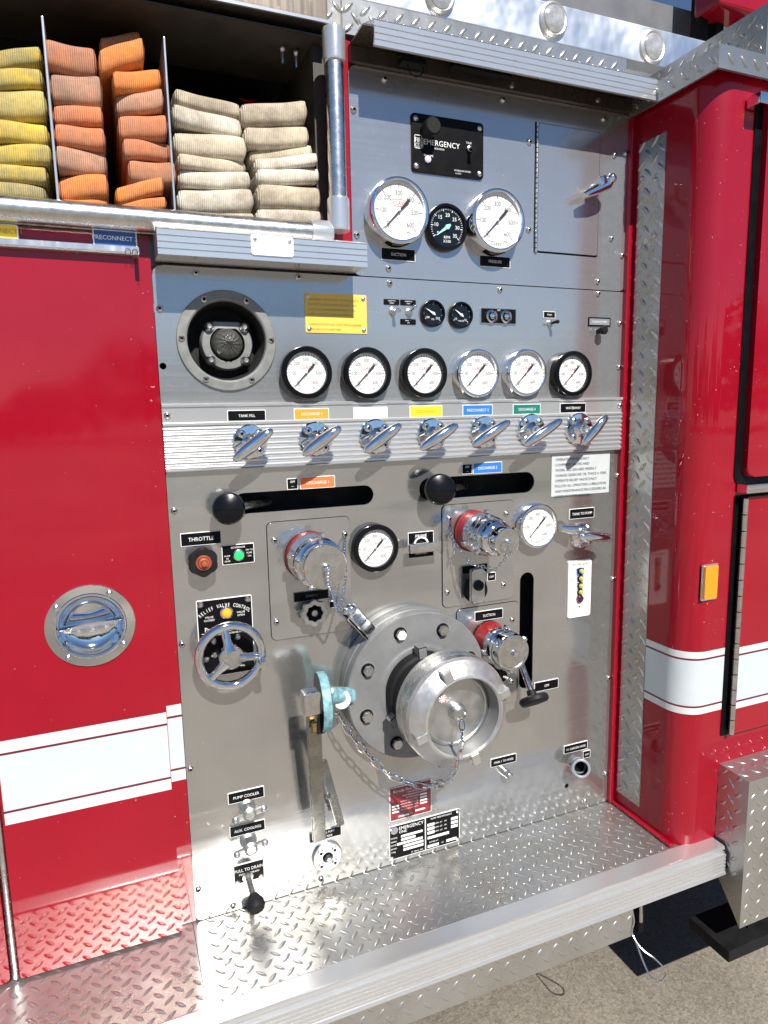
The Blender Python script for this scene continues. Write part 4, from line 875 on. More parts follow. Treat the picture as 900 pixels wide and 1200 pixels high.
chain(b, curve([P(520, 918, .17), P(495, 921, .12), P(472, 915, .085), P(453, 905, .075), P(432, 885, .07), P(412, 862, .07), P(396, 836, .07)]), .034, .0021, .0066); b.build('retaining_chain', si)
# arm beside the flange
a0_, a1_ = P(411, 714, .06), P(437, 742, .035); u = (a1_ - a0_).normalized(); n_ = (OUT - u * OUT.dot(u)).normalized(); w = u.cross(n_)
b = MB('chrome', 'black'); b.obox((a0_ + a1_) / 2, (u, w, n_), ((a1_ - a0_).length / 2, .013, .010), 'chrome', .004); b.obox((a0_ + a1_) / 2 + w * .016, (u, w, n_), ((a1_ - a0_).length / 2 * .9, .004, .009), 'black', .002); b.obox((a0_ + a1_) / 2 + n_ * .010, (u, w, n_), ((a1_ - a0_).length / 2 * .7, .008, .001), 'chrome', .0004); b.sphere(a0_, .0115, 'chrome', 14); b.sphere(P(406, 716, .06), .008, 'chrome', 10); b.build('clamp_arm', T, a0_, 'chrome clamp arm behind the suction flange')

# ------------------------------------------------------------------ folding wrench bar with the teal fitting
q0, q1 = P(366, 814, .115), P(374, 984, .055)
u = (q1 - q0).normalized(); n_ = (OUT - u * OUT.dot(u)).normalized(); w = u.cross(n_)
b = MB('worn_steel'); b.obox((q0 + q1) / 2, (u, w, n_), ((q1 - q0).length / 2, .0135, .0055), 'worn_steel', .002); o = b.build('valve_arm', T, q0, 'long flat steel arm hinged from a teal disc')
s0, s1 = P(378, 892, .080), P(399, 966, .030); u2 = (s1 - s0).normalized(); n2 = (OUT - u2 * OUT.dot(u2)).normalized(); w2 = u2.cross(n2)
b = MB('worn_steel'); b.obox((s0 + s1) / 2, (u2, w2, n2), ((s1 - s0).length / 2, .0085, .0045), 'worn_steel', .0012); b.sphere((s0 + s1) / 2 + Vector((-.010, -.006, .0)), .006, 'worn_steel', 8); b.build('brace', o)
b = MB('satin'); b.obox(P(364, 822, .115), (Vector((1, 0, 0)), Vector((0, 1, 0)), Vector((0, 0, 1))), (.0165, .016, .022), 'satin', .004); b.build('pivot_block', o)
dc = P(378, 822, .085); ax = Vector((.994, -.11, .0)).normalized()
b = MB('teal', 'dome'); b.lathe(dc - ax * .008, ax, [(0, .006), (.030, .005), (.052, .001), (.056, .0), (.057, .003), (.057, .016), (.053, .019), (0, .022)], 44, ms=['dome'] * 3 + ['teal'] * 4); b.build('teal_disc', o)
b = MB('teal', 'dial', 'black'); t0, t1 = P(384, 815, .075), P(410, 815, .05); b.tube([t0, t1], .017, 18, 'teal'); cp_ = P(402, 822, .078); b.lathe(cp_ + Vector((0, .018, 0)), OUT, [(.0185, 0), (.0185, .012), (.0165, .016), (0, .016)], 24, ms=['teal', 'dial', 'dial']); b.sphere(P(388, 810, .09), .006, 'dial', 10); b.build('teal_fitting', o)
b = MB('black_rubber', 'brass'); e = P(373, 846, .10); b.box(e - Vector((.006, .012, .020)), e + Vector((.010, .012, .020)), 'black_rubber', .002); e = P(368, 852, .118); b.box(e - Vector((.005, .004, .010)), e + Vector((.005, .004, .010)), 'brass', .001); b.build('latch_block', o)

# ------------------------------------------------------------------ bottom small fittings
def wing(px, py, lbl):
    q = P(px, py, .02); b = MB('cast'); b.lathe((q.x, 0, q.z), OUT, [(.017, 0), (.017, .004), (.0125, .008), (.0115, .022), (.0145, .024), (.0145, .032), (.009, .036), (0, .036)], 20)
    b.obox((q.x, -.029, q.z), (Vector((math.cos(.18), 0, math.sin(.18))), Vector((0, 1, 0)), Vector((-math.sin(.18), 0, math.cos(.18)))), (.030, .004, .0062), None, .002)
    for s in (-1, 1): b.sphere((q.x + s * .028, -.03, q.z + s * .028 * .18), .0075, None, 10)
    b.build('wing_valve', T, (q.x, 0, q.z), lbl)
wing(291.5, 951, 'chrome wing valve under the PUMP COOLER plate'); wing(293, 991, 'chrome wing valve under the AUX. COOLING plate')
p = P(291.7, 1022.7); o = L('drain_plate', 291.7, 1021, 36, 22, [], label='black PULL TO DRAIN plate')
b = MB('letter'); b.text('PULL TO DRAIN', p.x, p.z + .0115, .0029, .0095, 'letter', maxw=.058); b.text('MASTER DRAIN', p.x, p.z + .002, .0029, .006, 'letter', maxw=.05); b.build('lettering', o)
for dx in (-.024, .024):
    b = MB('satin'); b.lathe((p.x + dx, -.002, p.z - .013), OUT, [(.0055, 0), (.005, .002), (0, .0035)], 12); b.build('screw', o)
r0_, r1_ = P(290, 1026, .0), P(299, 1057, .055); b = MB('satin'); b.lathe((r0_.x, 0, r0_.z), OUT, [(.011, 0), (.011, .006), (0, .007)], 18); b.tube([r0_, r1_], .0058, 12); o = b.build('drain_pull', T, r0_, 'drain pull rod with a black knob, at the foot of the panel')
ax = (r1_ - r0_).normalized(); b = MB('black_rubber'); b.lathe(r1_ - ax * .012, ax, [(0, -.004), (.009, -.003), (.013, .004), (.0175, .012), (.018, .022), (.014, .029), (0, .031)], 24); b.build('knob', o, r1_)
q = P(383, 1002.5); R = VR(383, 1002.5, 16.5); b = MB('cast', 'black'); b.lathe((q.x, 0, q.z), OUT, [(R, 0), (R, .005), (R * .94, .007), (R * .36, .007), (R * .32, .003), (0, .003)], 40, ms=['cast'] * 4 + ['black']); o = b.build('override_port', T, (q.x, 0, q.z), 'round cast port with four bolts')
b = MB('chrome'); b.lathe((q.x, -.003, q.z), OUT, [(.0075, 0), (.0075, .009), (.004, .012), (0, .012)], 6); b.build('hex_stud', o)
for t in (45, 135, 225, 315):
    t = math.radians(t); b = MB('satin', 'black'); b.lathe((q.x + R * .65 * math.cos(t), -.007, q.z + R * .65 * math.sin(t)), OUT, [(.0062, 0), (.006, .004), (.0035, .004), (.003, .002), (0, .002)], 14, ms=['satin', 'satin', 'black', 'black']); b.build('bolt', o)
q = P(591, 904, .0); b = MB('satin'); b.lathe((q.x, 0, q.z), OUT, [(.010, 0), (.010, .010), (.0085, .011), (.0085, .024), (.006, .027), (0, .027)], 18); b.build('push_button', T, (q.x, 0, q.z), 'small steel push button')
q = P(675.5, 895, .0); e = P(682, 901.5, .05); ax = (e - q).normalized(); b = MB('grey_plastic', 'black'); b.lathe(q, ax, [(.019, 0), (.0165, .004), (.0145, .012), (.0145, .030), (.020, .034), (.0225, .040), (.0225, .050), (.0195, .051), (.0165, .050), (.0155, .02), (0, .02)], 28, ms=['grey_plastic'] * 8 + ['black'] * 2); b.build('hose_fitting', T, q, 'grey open hose fitting at the lower right')

# makers' plates
def maker(name, cx, cy, w, hp, base, label):
    p = P(cx, cy); W_, H_ = HW(cx, cy, w), VR(cx, cy, hp / 2) * 2; x0, x1, z0, z1 = p.x - W_ / 2, p.x + W_ / 2, p.z - H_ / 2, p.z + H_ / 2
    b = MB('letter', base); b.plate(x0, z0, x1, z1, 0, .0014, 'letter', .002); b.plate(x0 + .0016, z0 + .0016, x1 - .0016, z1 - .0016, .0007, .0019, base, .001)
    return b, p, W_, H_, x0, z0, x1, z1
b, p, W_, H_, x0, z0, x1, z1 = maker('red', 481, 937.3, 49, 38.5, 'red_plate', ''); hz = .0025
b.text('Kirvida Fire, Inc.', x0 + W_ * .09, z1 - H_ * .12, hz, .0095, 'letter', 'L', maxw=W_ * .82)
for i, s in enumerate(('FIRE APPARATUS', 'PUMP DISCHARGE & RATING', 'BY PUMP SERIAL NO.')): b.text(s, p.x + .01, z1 - H_ * (.22 + .08 * i), hz, .0046, 'letter', maxw=W_ * .6)
for i in range(3): b.quad(x0 + W_ * .05, z1 - H_ * (.58 + .09 * i), x0 + W_ * .22, z1 - H_ * (.53 + .09 * i), hz, 'letter')
for i in range(4): b.quad(x1 - W_ * .28, z1 - H_ * (.42 + .09 * i), x1 - W_ * .11, z1 - H_ * (.37 + .09 * i), hz, 'letter'); b.text('G.P.M. AT P.S.I. AT R.P.M.', p.x - .004, z1 - H_ * (.46 + .085 * i), hz, .004, 'letter', maxw=W_ * .42)
b.quad(x0 + W_ * .2, z0 + H_ * .08, x0 + W_ * .45, z0 + H_ * .13, hz, 'letter'); b.quad(x0 + W_ * .6, z0 + H_ * .13, x0 + W_ * .84, z0 + H_ * .18, hz, 'letter'); b.build('maker_plate', T, (p.x, 0, p.z), 'dark red maker plate under the suction cap', ang=60)
b, p, W_, H_, x0, z0, x1, z1 = maker('blk', 498, 977, 82.5, 38.5, 'black', '')
b.quad(p.x - .0012, z0 + .001, p.x + .0012, z1 - .001, hz, 'letter'); b.text('EMERGENCY', x0 + W_ * .135, z1 - H_ * .11, hz, .0115, 'letter', 'L', maxw=W_ * .34); b.text('ONE', x0 + W_ * .135, z1 - H_ * .22, hz, .009, 'letter', 'L')
b.face([b.v(arc_pt(Vector((x0 + W_ * .07, 0, z1 - H_ * .14)), .009, 2 * PI * k / 18, hz)) for k in range(18)], 'ink_grey')
for i, (fx, fw) in enumerate(((.16, .30), (.16, .20), (.10, .36), (.19, .28), (.19, .28))):
    zz = z1 - H_ * (.36 + .105 * i); b.quad(x0 + W_ * fx, zz - H_ * .035, x0 + W_ * (fx + fw), zz + H_ * .035, hz, 'letter'); b.text(('MODEL', 'SERIAL', 'DATE', 'RATIO', 'TYPE')[i], x0 + W_ * .02, zz, hz, .005, 'letter', 'L', maxw=W_ * (fx - .03))
b.text('ST. PAUL, MN', x0 + W_ * .38, z0 + H_ * .08, hz, .005, 'letter'); b.text('PUMP PERFORMANCE', x0 + W_ * .73, z1 - H_ * .08, hz, .006, 'letter', maxw=W_ * .3)
for i in range(3):
    zz = z1 - H_ * (.25 + .12 * i); b.quad(x0 + W_ * .53, zz - H_ * .042, x0 + W_ * .63, zz + H_ * .042, hz, 'letter'); b.quad(x1 - W_ * .13, zz - H_ * .042, x1 - W_ * .03, zz + H_ * .042, hz, 'letter'); b.text('GPM  AT', x0 + W_ * .69, zz, hz, .005, 'letter'); b.text('PSI', x0 + W_ * .79, zz, hz, .005, 'letter')
b.quad(x0 + W_ * .53, z1 - H_ * .68, x0 + W_ * .84, z1 - H_ * .60, hz, 'letter'); b.quad(x0 + W_ * .53, z1 - H_ * .94, x0 + W_ * .69, z1 - H_ * .86, hz, 'letter'); b.quad(x0 + W_ * .80, z1 - H_ * .92, x0 + W_ * .95, z1 - H_ * .84, hz, 'letter'); b.text('AT', x0 + W_ * .745, z1 - H_ * .89, hz, .005, 'letter'); b.text('RATED AT', x0 + W_ * .62, z1 - H_ * .78, hz, .005, 'letter')
o = b.build('rating_plate', T, (p.x, 0, p.z), 'black two-column rating plate at the foot of the panel', ang=60)
for ix in (x0 + .005, x1 - .005):
    for iz in (z0 + .005, z1 - .005):
        s_ = MB('satin'); s_.lathe((ix, -.0014, iz), OUT, [(.005, 0), (.0045, .002), (0, .0035)], 12); s_.build('rivet', o)

# ------------------------------------------------------------------ ledges
zb, zt = P(300, 305, .081).z, P(300, 275.5, .081).z
b = MB('alum', 'dark_steel')
prof = [(-.002, zb + .004), (-.075, zb)] + [(-.081, zb)] + ribs(zt, zb, 4, .081, .003, .8)[::-1] + [(-.081, zt), (-.074, zt + .004), (-.002, zt + .004)]
extrude_x(b, prof, P(184, 280, .081).x, P(430.5, 300, .081).x); lg = b.build('hose_bed_ledge', T, None, 'ribbed aluminium ledge under the white hoses', ang=25)
p = P(319, 288.5, .081); b = MB('white_lab', 'satin'); b.plate(p.x - .037, p.z - .0165, p.x + .037, p.z + .0165, .0805, .0835, 'white_lab', .004, .001)
for s in (-1, 1): b.lathe((p.x + s * .030, -.0835, p.z + .009), OUT, [(.004, 0), (.003, .002), (0, .0025)], 10, 'satin')
b.build('blank_tag', lg)
zb, zt = P(600, 84.3, .085).z, P(600, 56, .085).z
b = MB('alum'); prof = [(-.079, zb), (-.085, zb)] + ribs(zt, zb, 4, .085, .003, .78)[::-1] + [(-.085, zt), (-.08, zt + .003), (-.02, zt + .022), (.0, zt + .022), (.0, zt + .012), (-.079, zt - .006)]
extrude_x(b, prof, .480, 1.117); ul = b.build('upper_ledge', T, None, 'ribbed aluminium ledge shading the top of the panel', ang=25)
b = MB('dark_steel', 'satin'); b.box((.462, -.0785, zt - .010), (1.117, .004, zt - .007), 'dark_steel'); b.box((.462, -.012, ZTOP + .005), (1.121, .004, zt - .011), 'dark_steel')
for px, py in ((701, 117), (600, 100)): q = P(px, py, .013); b.lathe((q.x, -.012, q.z), OUT, [(.006, 0), (.005, .003), (0, .005)], 12, 'satin')
b.build('ledge_soffit', ul)
b = MB('black_rubber'); q = P(486, 74, .03); b.box(q - Vector((.03, .012, .006)), q + Vector((.02, .012, .006)), None, .002); q = P(560, 84, .03); b.box(q - Vector((.06, .010, .003)), q + Vector((.07, .010, .003)), None, .001)
ring = [P(486, 76, .03) + Vector((.016 * math.cos(2 * PI * k / 16), -.004, .016 * math.sin(2 * PI * k / 16) - .006)) for k in range(16)]; b.tube(ring, .0014, 6, None, closed=True); b.build('lamp_wiring', ul)

# tread-plate lip over the ledge, bright bar with marker lamps
b = MB('tread'); X0, X1, Z0, Z1 = .452, 1.107, zt + .012, P(412, 0, .002).z + .004
b.box((X0, -.001, Z0), (X1, .30, Z1)); b.lugs((X0, -.001, Z0), (1, 0, 0), (0, 0, 1), (0, -1, 0), X1 - X0, Z1 - Z0, .034, L=.0150, wd=.005, hh=.003); b.box((.418, .01, ZTOP + .04), (.452, .3, Z1)); b.lugs((.418, .01, ZTOP + .04), (1, 0, 0), (0, 0, 1), (0, -1, 0), .034, .09, .034)
b.build('tread_lip', T, None, 'diamond-plate lip above the ribbed ledge', ang=40)
def swirl_mat():
    m, n, l, b = newmat('engine_turned_stainless')
    tc = n.new('ShaderNodeTexCoord'); v = n.new('ShaderNodeTexVoronoi'); v.inputs['Scale'].default_value = 7.0; v.feature = 'SMOOTH_F1'; l.new(tc.outputs['Object'], v.inputs['Vector'])
    nz = tex(n, l, 6, 3, 0.5); b.inputs['Metallic'].default_value = 1.0; b.inputs['Base Color'].default_value = (.80, .82, .86, 1)
    r = ramp(n, l, nz.outputs[0], [(.3, .28), (.7, .48)]); l.new(r.outputs[0], b.inputs['Roughness']); k = bump(n, l, b, v.outputs['Distance'], .35, .03); bump(n, l, b, nz.outputs[0], .4, .03, k)
    return m
M['swirl'] = swirl_mat()
zb2, zt2 = P(757, 74, -.12).z, P(740, 26, -.12).z
b = MB('swirl'); b.box((.40, .12, zb2), (1.60, .16, zt2), None, .003); mb_ = b.build('marker_bar', T, None, 'bright swirl-finished bar with round marker lamps')
for px, py, rp in ((649, 24, 21), (765, 56, 20), (516, -4, 21)):
    q = P(px, py, -.115); r = VR(px, py, rp, -.115); b = MB('satin', 'chrome', 'lens_lilac'); wb_ = lambda a: 1 + .12 * max(0, math.sin(a))
    b.lathe((q.x, .12, q.z), OUT, [(r, 0), (r * .98, .006), (r * .84, .010), (r * .74, .008), (r * .72, .010), (r * .5, .014), (0, .016)], 36, ms=['cast_bright'] * 3 + ['lens_grey'] * 3, wob=wb_); b.build('marker_lamp', mb_)
zz = zt2 + .004
b = MB('sky_glass'); b.box((.43, .72, zb2 - .2), (1.75, .43, P(800, 10, -.40).z + .02)); b.build('roof_locker', T, None, 'dark grey roof locker behind the bright bar')
b = MB('black'); q0 = P(800, 16, -.40)
for dx in (0.0, .06, .15): b.box((q0.x + dx, .33, zz + .03), (q0.x + dx + .03, .37, zz + .5), None, .003)
b.build('roof_posts', T); b = MB('red'); q1 = P(830, 4, -.3); b.box((q1.x, .26, q1.z - .02), (q1.x + .9, .36, q1.z + .5), None, .02); b.build('roof_cabinet', T, None, 'red roof cabinet at the top right')

# ------------------------------------------------------------------ right-hand red cabinet
XW = 1.134; YF = -.22; RC = .055
arc = [(XW + RC - RC * math.cos(a), YF + RC - RC * math.sin(a)) for a in [PI / 2 * k / 12 for k in range(13)]]
arc = [(XW, YF + RC)] + arc[1:-1] + [(XW + RC, YF)]
ZC = 2.195
b = MB('red'); out = [(XW, .55), (XW, YF + RC + .003)] + arc + [(XW + RC + .003, YF), (2.1, YF), (2.1, .55)]
b.prism(out, (0, 0, ZS + .0005), (1, 0, 0), (0, 1, 0), (0, 0, ZC - ZS)); cab = b.build('side_cabinet', T, None, 'red rounded cabinet standing proud to the right of the panel', ang=25)
b = MB('red'); b.box((1.1185, -.013, ZS + .002), (1.1370, .02, P(735, 110).z + .02), None, .003, 3); b.box((1.1235, YF + .012, ZS + .001), (1.1375, .0, ZS + .010), None, .004, 3); b.build('corner_trim', T, None, 'bright red edge trim beside the panel')
# left red edge of the upper cover
b = MB('red'); b.box((.425, .001, P(420, 275).z - .05), (.4598, .30, ZTOP + .045)); b.box((.459, .003, ZTOP - .01), (.4665, .30, ZTOP + .045)); b.build('corner_post', T, None, 'narrow red post between hose bed and panel')
# tread sheet on the cabinet's inner wall
y0_, y1_ = -.0995, -.0225; zlo, zhi = .578, 2.118
b = MB('tread'); b.box((XW - .0022, y0_, zlo), (XW + .001, y1_, zhi), None); b.lugs((XW - .0022, y1_, zlo), (0, -1, 0), (0, 0, 1), (-1, 0, 0), y1_ - y0_, zhi - zlo, .039, ph=(.2, .3), L=.0145, wd=.0050, hh=.0030); ts = b.build('kick_sheet', cab, None, 'upright strip of diamond plate', ang=40)
for z_, y_ in ((2.045, -.034), (2.03, -.075), (1.90, -.034), (1.915, -.078), (1.745, -.034), (1.647, -.034), (1.57, -.034), (1.42, -.034), (1.18, -.034), (.97, -.034), (.78, -.034)): b = MB('satin'); b.lathe((XW - .002, y_, z_), (-1, 0, 0), [(.0055, 0), (.005, .0022), (.0025, .004), (0, .0045)], 12); b.build('rivet', cab)
# stripes wrap the rounded corner
def wrap(b, z0, z1, off, m, ys=-.1005, x_end=None):
    path = [(XW, ys)] + arc + [((x_end or 1.2455), YF)]
    A = []; B = []
    for i, (x, y) in enumerate(path):
        t = Vector(path[min(i + 1, len(path) - 1)]) - Vector(path[max(i - 1, 0)]); nx, ny = t.y, -t.x; l_ = math.hypot(nx, ny); nx, ny = nx / l_, ny / l_
        if i == 0: nx, ny = -1, 0
        if i == len(path) - 1: nx, ny = 0, -1
        A.append(b.v((x + nx * off, y + ny * off, z0))); B.append(b.v((x + nx * off, y + ny * off, z1)))
    for i in range(len(path) - 1): b.face([A[i], A[i + 1], B[i + 1], B[i]], m)
SB, ST_ = .8609, 1.0075; ln = .0045; bw = .0155
bands = ((SB, SB + bw, 'white_tape'), (SB + bw, SB + bw + ln, 'maroon'), (SB + bw + ln, ST_ - bw - ln, 'pale_tape'), (ST_ - bw - ln, ST_ - bw, 'maroon'), (ST_ - bw, ST_, 'white_tape'))
b = MB('white_tape', 'maroon', 'pale_tape')
for z0, z1, m in bands: wrap(b, z0, z1, .0012, m)
b.build('stripe', cab, None, 'white stripe with maroon pinstripes', recalc=False)
# doors on the cabinet front
b = MB('red', 'black'); dx0, dz0 = 1.262, 1.392
b.plate(1.2415, 1.370, 2.0, 2.163, .2205, .2225, 'black', .028); b.plate(dx0, dz0, 1.98, 2.150, .222, .236, 'red', .022, .005); ud = b.build('cabinet_door', cab, None, 'upper red cabinet door')
p = P(886, 118, .24); b = MB('chrome'); b.box((p.x - .006, -.256, p.z - .010), (p.x + .5, -.223, p.z + .012), None, .003); b.build('drip_rail', cab)
b = MB('red', 'black', 'white_tape', 'maroon', 'pale_tape'); lz1 = 1.352; b.plate(1.247, .795, 2.0, lz1, .2205, .2218, 'black', .004); b.plate(1.272, .800, 1.98, lz1 - .004, .2215, .232, 'red', .006, .003)
for z0, z1, m in bands: b.quad(1.276, z0, 1.975, z1, .2335, m)
ldr = b.build('cabinet_door', cab, None, 'lower red cabinet door crossed by the white stripe')
b = MB('chrome'); b.box((1.250, -.250, 1.358), (1.95, -.2225, 1.378), None, .003); b.build('drip_rail', cab)
b = MB('satin', 'black')
for k in range(15): zz_ = .802 + k * (1.348 - .802) / 15; b.tube([(1.266, -.2335, zz_), (1.266, -.2335, zz_ + .034)], .0062, 10, 'satin')
b.build('piano_hinge', ldr)
p0, p1 = P(824.5, 664, .2235), P(838, 701, .2235); b = MB('chrome', 'amber'); b.plate(p0.x - .001, p1.z - .002, p1.x + .003, p0.z + .004, .22, .224, 'chrome', .002); b.plate(p0.x + .003, p1.z + .002, p1.x, p0.z, .223, .228, 'amber', .002, .001); b.build('side_reflector', cab, None, 'amber reflector')
# diamond-plate eave of the cabinet
b = MB('tread'); ex0, ey0, ez0, ez1 = 1.117, -.240, 2.178, 2.2155
b.box((ex0, ey0, ez0), (2.15, ey0 + .006, ez1)); b.box((ex0, ey0 + .006, ez0), (ex0 + .006, .5, ez1)); b.box((ex0, ey0, ez1), (2.15, .5, ez1 + .004))
b.lugs((ex0, ey0, ez0), (1, 0, 0), (0, 0, 1), (0, -1, 0), .9, ez1 - ez0, .034, ph=(.4, .05), L=.0145, wd=.005, hh=.003); b.lugs((ex0, .45, ez0), (0, -1, 0), (0, 0, 1), (-1, 0, 0), .69, ez1 - ez0, .034, ph=(.4, .05), L=.0145, wd=.005, hh=.003)
b.box((1.25, ey0 + .01, ez1 + .004), (1.256, .55, ez1 + .105)); b.lugs((1.25, .5, ez1 + .004), (0, -1, 0), (0, 0, 1), (-1, 0, 0), .72, .1, .036); b.build('cabinet_eave', cab, None, 'diamond-plate eave capping the red cabinet', ang=40)

# ------------------------------------------------------------------ left red door and body
XD0, XD1 = -.2265, .0605; HD = .021; ZDT = P(80, 292, .02).z
b = MB('red'); b.box((-1.2, .002, ZS + .002), (XL - .0008, .45, P(100, 271).z), None); b.build('body_side', T, None, 'red body side left of the panel')
q = P(106.5, 733, HD); R = VR(106.5, 733, 48, HD)
dl = sheet('compartment_door', rrect(XD0 + .004, ZS + .006, XD1, ZDT, .006), [[(q.x + R * .82 * math.cos(2 * PI * k / 48), q.z + R * .82 * math.sin(2 * PI * k / 48)) for k in range(48)]], -.0015, HD, 'red', 'large red compartment door with a round chrome latch', (XD1, 0, ZS))
b = MB('red'); b.plate(-.75, ZS + .006, XD0 - .012, ZDT, -.0015, HD, 'red', .006, .004); dl2 = b.build('compartment_door', T, None, 'edge of the next red door at the far left')
SZ0, SZ1 = P(100, 932, HD).z, P(100, 848.5, HD).z
def stripe(b, x0, x1, z0, z1, h):
    bw, ln = (z1 - z0) * .14, (z1 - z0) * .028
    for a, e, m in ((z0, z0 + bw, 'white_tape'), (z0 + bw, z0 + bw + ln, 'maroon'), (z0 + bw + ln, z1 - bw - ln, 'pale_tape'), (z1 - bw - ln, z1 - bw, 'maroon'), (z1 - bw, z1, 'white_tape')): b.quad(x0, a, x1, e, h, m)
SZ0, SZ1 = .8465, 1.0015
b = MB('white_tape'); stripe(b, XD0 + .008, XD1 - .001, SZ0, SZ1, HD + .001); b.build('stripe', dl, None, 'white stripe with maroon pinstripes', recalc=False)
b = MB('white_tape'); stripe(b, -.745, XD0 - .016, SZ0, SZ1, HD + .001); b.build('stripe', dl2, recalc=False)
b = MB('white_tape'); stripe(b, XD1 + .001, XL - .001, SZ0 + .002, SZ1 + .002, -.0008); b.build('stripe', T, None, 'short end of the white stripe on the narrow body strip', recalc=False)
b = MB('satin', 'black'); b.box((XD0 - .011, .0, ZS + .004), (XD0 + .003, -.0025, ZDT), 'black'); b.tube([(XD0 - .004, -.012, ZS + .006), (XD0 - .004, -.012, ZDT)], .0075, 14, 'satin'); b.build('door_hinge', dl)
# round latch
q = P(106.5, 733, HD); R = VR(106.5, 733, 48, HD)
b = MB('chrome'); b.lathe((q.x, -HD, q.z), OUT, [(R, -.001), (R, .002), (R * .985, .0035), (R * .80, .004), (R * .78, .0055), (R * .75, .0055), (R * .72, .003), (R * .70, -.004), (R * .60, -.014), (R * .45, -.0185), (R * .2, -.0195), (0, -.0195)], 64); lt = b.build('door_latch', dl, (q.x, -HD, q.z), 'round chrome paddle latch')
# cut-out is behind the latch bowl: the bowl reads as a dish set into the door skin
for bm_ob in (dl,): pass
b = MB('chrome'); ang = .07; u = Vector((math.cos(ang), 0, math.sin(ang))); w = Vector((-math.sin(ang), -.55, math.cos(ang))).normalized(); n_ = u.cross(w)
pl = []
for k in range(17): t = -1 + 2 * k / 16; pl.append((t * R * .60, .000 + .004 * (1 - t * t)))
for k in range(17): t = 1 - 2 * k / 16; pl.append((t * R * .60, -R * (.10 + .13 * (1 - t * t))))
b.prism(pl, Vector((q.x, -HD - .004, q.z + .004)), u, w, n_ * .004, None, .001); b.tube([Vector((q.x, -HD - .003, q.z + .004)) - u * R * .68, Vector((q.x, -HD - .003, q.z + .004)) + u * R * .68], .004, 10); b.build('paddle', dl)
for t in (58, 142, 232, 322):
    t = math.radians(t); b = MB('satin'); b.lathe((q.x + R * .88 * math.cos(t), -HD - .004, q.z + R * .88 * math.sin(t)), OUT, [(.006, 0), (.0055, .0025), (.003, .0045), (0, .005)], 14); b.build('screw', dl)
# chrome drip rail and tags
zr0, zr1 = P(80, 294, .03).z, P(80, 283, .03).z
b = MB('mirror_steel'); extrude_x(b, [(.0, zr0), (-.034, zr0), (-.037, zr0 + .003), (-.036, zr1 - .003), (-.026, zr1), (.0, zr1 + .004)], -.7, P(163, 295, .035).x); b.build('drip_rail', T, None, 'bright drip rail over the left doors', ang=30)
b = MB('black', 'letter'); q = P(154, 295, .0372); b.text('\u2229\u2229', q.x, q.z, .0385, .016, 'ink'); b.build('rail_mark', T)
for (xa, ya, xb, yb, t, col, lb) in ((108, 268, 161, 290, 'PRECONNECT 2', 'navy_lab', 'blue PRECONNECT 2 tag above the drip rail'), (-30, 260, 22, 280, 'PRECONNECT 1', 'yellow_lab', 'yellow tag above the drip rail')):
    p0, p1 = P(xa, ya, .012), P(xb, yb, .012); b = MB('letter', col, 'letter'); b.plate(p0.x, p1.z, p1.x, p0.z, .001, .013, 'letter', .002); b.plate(p0.x + .0018, p1.z + .001, p1.x - .0018, p0.z - .0018, .012, .0137, col, .001); b.text(t, (p0.x + p1.x) / 2, (p0.z + p1.z) / 2, .0142, .010, 'letter' if col == 'navy_lab' else 'brass', maxw=.07); b.build('name_tag', T, None, lb, ang=60)

# ------------------------------------------------------------------ hose bed
ZH0 = 1.878; ZHT = P(390, 33, 0).z
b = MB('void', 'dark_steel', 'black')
b.box((-1.0, .68, ZH0 - .03), (.42, .70, 2.6), 'void'); b.box((.402, .03, ZH0 - .03), (.424, .70, ZHT), 'bay_shade'); b.box((-1.0, .03, ZH0 - .03), (.42, .70, ZH0 - .015), 'dark_steel'); b.box((-1.0, .10, ZHT + .02), (.42, .70, ZHT + .05), 'void'); b.box((-1.02, .03, ZH0 - .03), (-1.0, .7, ZHT), 'void')
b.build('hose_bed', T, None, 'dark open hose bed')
b = MB('dark_steel'); extrude_x(b, [(-.012, ZHT + .01), (-.012, ZHT), (.17, ZHT - .012), (.17, ZHT + .02), (.17, ZHT + .30), (-.004, ZHT + .30)], -1.0, .420); b.box((-1.0, -.0165, ZHT - .002), (.420, -.0125, ZHT + .003), 'alum'); b.box((-1.0, .004, ZHT - .016), (.420, .20, ZHT - .013), 'bay_shade'); hd_ = b.build('hose_bed_header', T, None, 'dull stainless header over the hose bed', ang=20)  # thin near-black sheet under the header paints in its shaded underside
for px, py in ((331, 57), (347, 62)):
    q = P(px, py, -.06); b = MB('satin'); b.tube([q, q + Vector((0, 0, -.026))], .0035, 8); b.sphere(q, .007, None, 10); b.build('hanging_bolt', hd_)
b = MB('red_gasket', 'black')
qq = P(288, 107, -.40)
b.lathe((qq.x, .40, qq.z), OUT, [(.095, -.05), (.10, .0), (.085, .005), (.05, -.02), (0, -.02)], 36, 'black')
for r_ in (.006, .018, .030): b.lathe((qq.x, .405, qq.z), OUT, [(r_ + .004, .020), (r_ + .004, .028), (max(0, r_ - .003), .028), (max(0, r_ - .003), .020)], 28, 'bright_red')
b.build('hose_coupling', T, None, 'black coupling with red rings at the back of the hose bed')
for (a, e, th) in (((50, 22), (68, 237), .004), ((192, 46), (206, 250), .0035)):
    t_, b_ = P(*a, -.005), P(*e, -.005); x_ = (t_.x + b_.x) / 2; b = MB('alum'); b.box((x_ - th / 2, .006, b_.z - .01), (x_ + th / 2, .55, t_.z + .005), None, .001); b.build('bed_divider', T, None, 'thin bright divider sheet in the hose bed')
